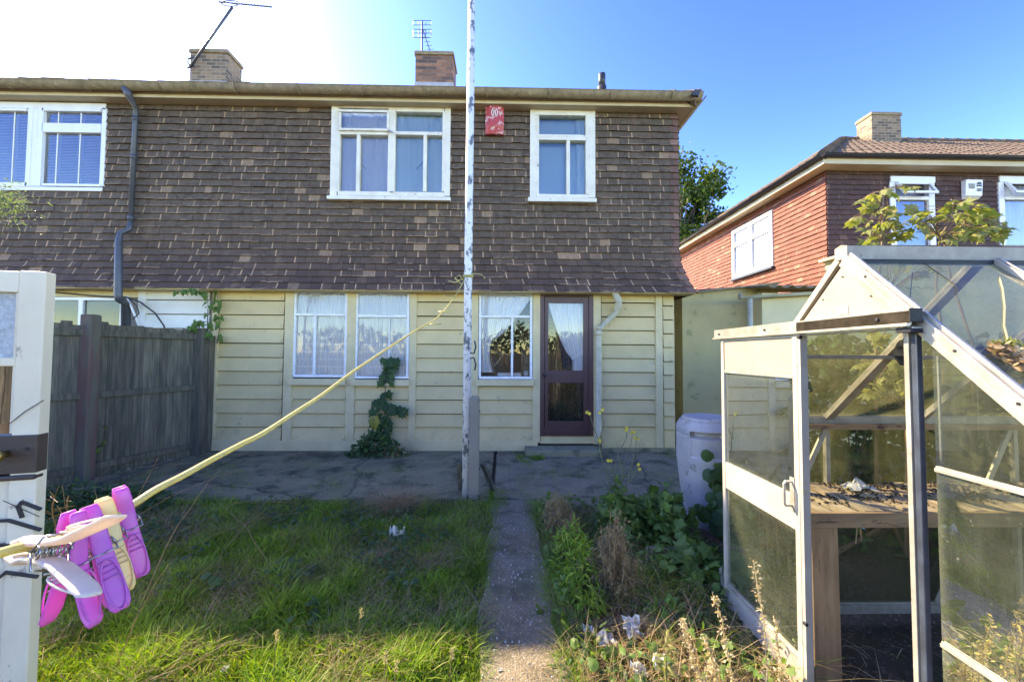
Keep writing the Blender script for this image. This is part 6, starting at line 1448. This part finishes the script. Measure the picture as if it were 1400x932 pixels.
# ------------------------------------------------------------------ lobed shrub behind the greenhouse
sh = thing('lobed_shrub', (2.55, 2.85, 0), 'shrub with big sunlit lobed leaves rising behind the greenhouse ridge', 'shrub')
sm, lm = MB(), MB(); base = Vector((2.7, 2.85, 0))
def shoot(pxs, Y, nl, size):
    pts = [at(px, py, Y) for px, py in pxs]; full = [base+Vector((random.uniform(-.3,.3), random.uniform(-.1,.1), 0)), at(pxs[0][0], pxs[0][1]+200, Y)]+pts
    sm.tube(full, [.014, .012]+[.010-.0018*i for i in range(len(pts))], 6); return pts
for pxs, lvs in (([(1288-90,470),(1200,400),(1206,330),(1207,290),(1208,262)], [(1245,255),(1180,272),(1197,266),(1217,262),(1189,283),(1205,290),(1222,286),(1170,300),(1188,307),(1200,312),(1212,305),(1232,308),(1185,328),(1222,322),(1196,322),(1240,322)]),
                 ([(1290,470),(1280,390),(1285,325),(1300,300),(1304,285)], [(1243,288),(1256,295),(1270,292),(1290,285),(1305,275),(1320,280),(1335,284),(1350,283),(1285,300),(1262,310),(1275,318)]),
                 ([(1330,470),(1300,380),(1290,325),(1318,308),(1340,300)], [(1310,298),(1326,292),(1340,297),(1355,302),(1365,292),(1310,312),(1325,318),(1342,314),(1358,310),(1368,322),(1376,312),(1300,322),(1334,326),(1316,326)]),
                 ([(1240,560),(1235,480),(1228,440),(1215,400)], [(1190,455),(1200,460),(1175,500),(1185,490),(1215,515),(1228,525),(1236,530),(1200,520),(1185,530),(1230,500),(1215,350),(1235,365),(1258,372),(1200,375),(1280,365)])):
    Yb = 2.78 if lvs[0][1] < 400 else 2.55
    pts = shoot(pxs, Yb, 0, 0)
    for lx, ly in lvs:
        for rep in range(4):
            q = at(lx+random.uniform(-7,7), ly+random.uniform(-5,5), Yb+random.uniform(-.15, .15)); near = min(pts, key=lambda p: (p-q).length)
            sm.tube(curve(near, q, (0,0,.02), 3), .0025, 4); d = (q-near); leaf(lm, q-d.normalized()*.03, d.normalized()+rv(.35)+Vector((0,0,-.4)), rv(.5)+Vector((-.35,-.1,1)), random.uniform(.06, .11), LOBED, .6)
sm.build('stem', mat('reddish_shrub_stem', (.22,.12,.07), (.16,.12,.06), 6, .7, 0), sh); lm.build('foliage', M['leaffig'], sh)
# hedge bank behind the greenhouse
def pos():
    x = random.uniform(2.35, 6.8); y = random.uniform(2.75, 3.5); top = 1.62+.3*nz(x, y, 1.5, 3)
    return Vector((x, y, random.random()**.6*top))
hd = thing('hedge', (4, 3.1, 0), 'dark overgrown hedge bank behind the greenhouse glass', 'hedge')
foliage('foliage', M['leafdark'], hd, 8000, pos, .085, IVY, .7, None, Vector((-.1,-.6,0)))
mb = MB()
for k in range(40): x = random.uniform(2.3, 6.6); mb.tube(curve((x, 3.1, 0), (x+random.uniform(-.3,.3), random.uniform(2.8,3.4), random.uniform(.6,1.2)), (0,0,0), 4, .02), [.014,.011,.009,.006,.004], 5)
mb.build('stem', M['bark'], hd)
# ------------------------------------------------------------------ trees far behind
def tree(base, H, rx, rz, lab, n=5200, lf=.30, seed=1, crown_z=None):
    rs = random.Random(seed); t = thing('tree', base, lab, 'tree'); base = Vector(base); cz = crown_z or H-rz
    mb = MB(); mb.tube([base, base+Vector((.1,0,H*.3)), base+Vector((0,.1,H*.6)), base+Vector((.1,0,H*.85))], [.28,.22,.14,.05], 9)
    cl = []
    for k in range(46):
        a = rs.random()*6.283; u = rs.uniform(-.9, 1); r = rs.uniform(.45, 1)
        c = base+Vector((math.cos(a)*math.sqrt(1-u*u)*rx*r, math.sin(a)*math.sqrt(1-u*u)*rx*r, cz+u*rz*r)); cl.append((c, rs.uniform(.35, .75)*rx*.42))
        mb.tube(curve(base+Vector((0,0,H*rs.uniform(.3,.7))), c, (0,0,.1), 4, .03), [.09,.06,.045,.03,.015], 5)
    mb.build('trunk', M['bark'], t); lm = MB()
    for _ in range(n):
        c, r = cl[rs.randrange(len(cl))]; v = Vector((rs.gauss(0,1), rs.gauss(0,1), rs.gauss(0,.75)))*r*.55
        leaf(lm, c+v, rv(1), rv(.7)+Vector((0,0,.7)), lf*rs.uniform(.5, 1.2), OVAL)
    lm.build('crown', M['leaftree'], t)
Yt = 17.0; p = at(940, 300, Yt); tree((p.x-.4, Yt, 0), at(940, 236, Yt).z+.2, 2.3, 2.5, 'dark green tree rising in the gap between the two houses', 12000, .2, 3)
# tall garden hedge behind the photographer, mirrored by the windows
def pos():
    x = random.uniform(-11, 11); top = 2.7+1.0*nz(x, 0, .6, 3)+.5*nz(x, 0, 2.1, 5); return Vector((x, -9.5+random.uniform(-.6, .6), random.random()**.6*top))
hb = thing('hedge', (0, -9.5, 0), 'tall garden hedge mirrored in the window beside the back door', 'hedge'); foliage('foliage', M['leaftree'], hb, 7000, pos, .26, OVAL, .4)
mb = MB(); x = -11
while x < 11: mb.box(x, x+.14, -8.7, -8.67, 0, 1.5+random.uniform(-.03,.03)); x += .15
tag(mb.build('boundary_fence', M['wood_old']), 'low board fence mirrored in the window beside the back door', 'fence')

for f_ in (.12, .3, .48, .66, .84):
    p = Vector((XG-.006, YR-.02, zr-.005)).lerp(Vector((XG-.006, YNr, ze_)), f_); mb = MB(); mb.tube([p+Vector((-.008,0,0)), p+Vector((-.016,0,0))], .005, 6); mb.build('bolt', M['rubber'], gh)
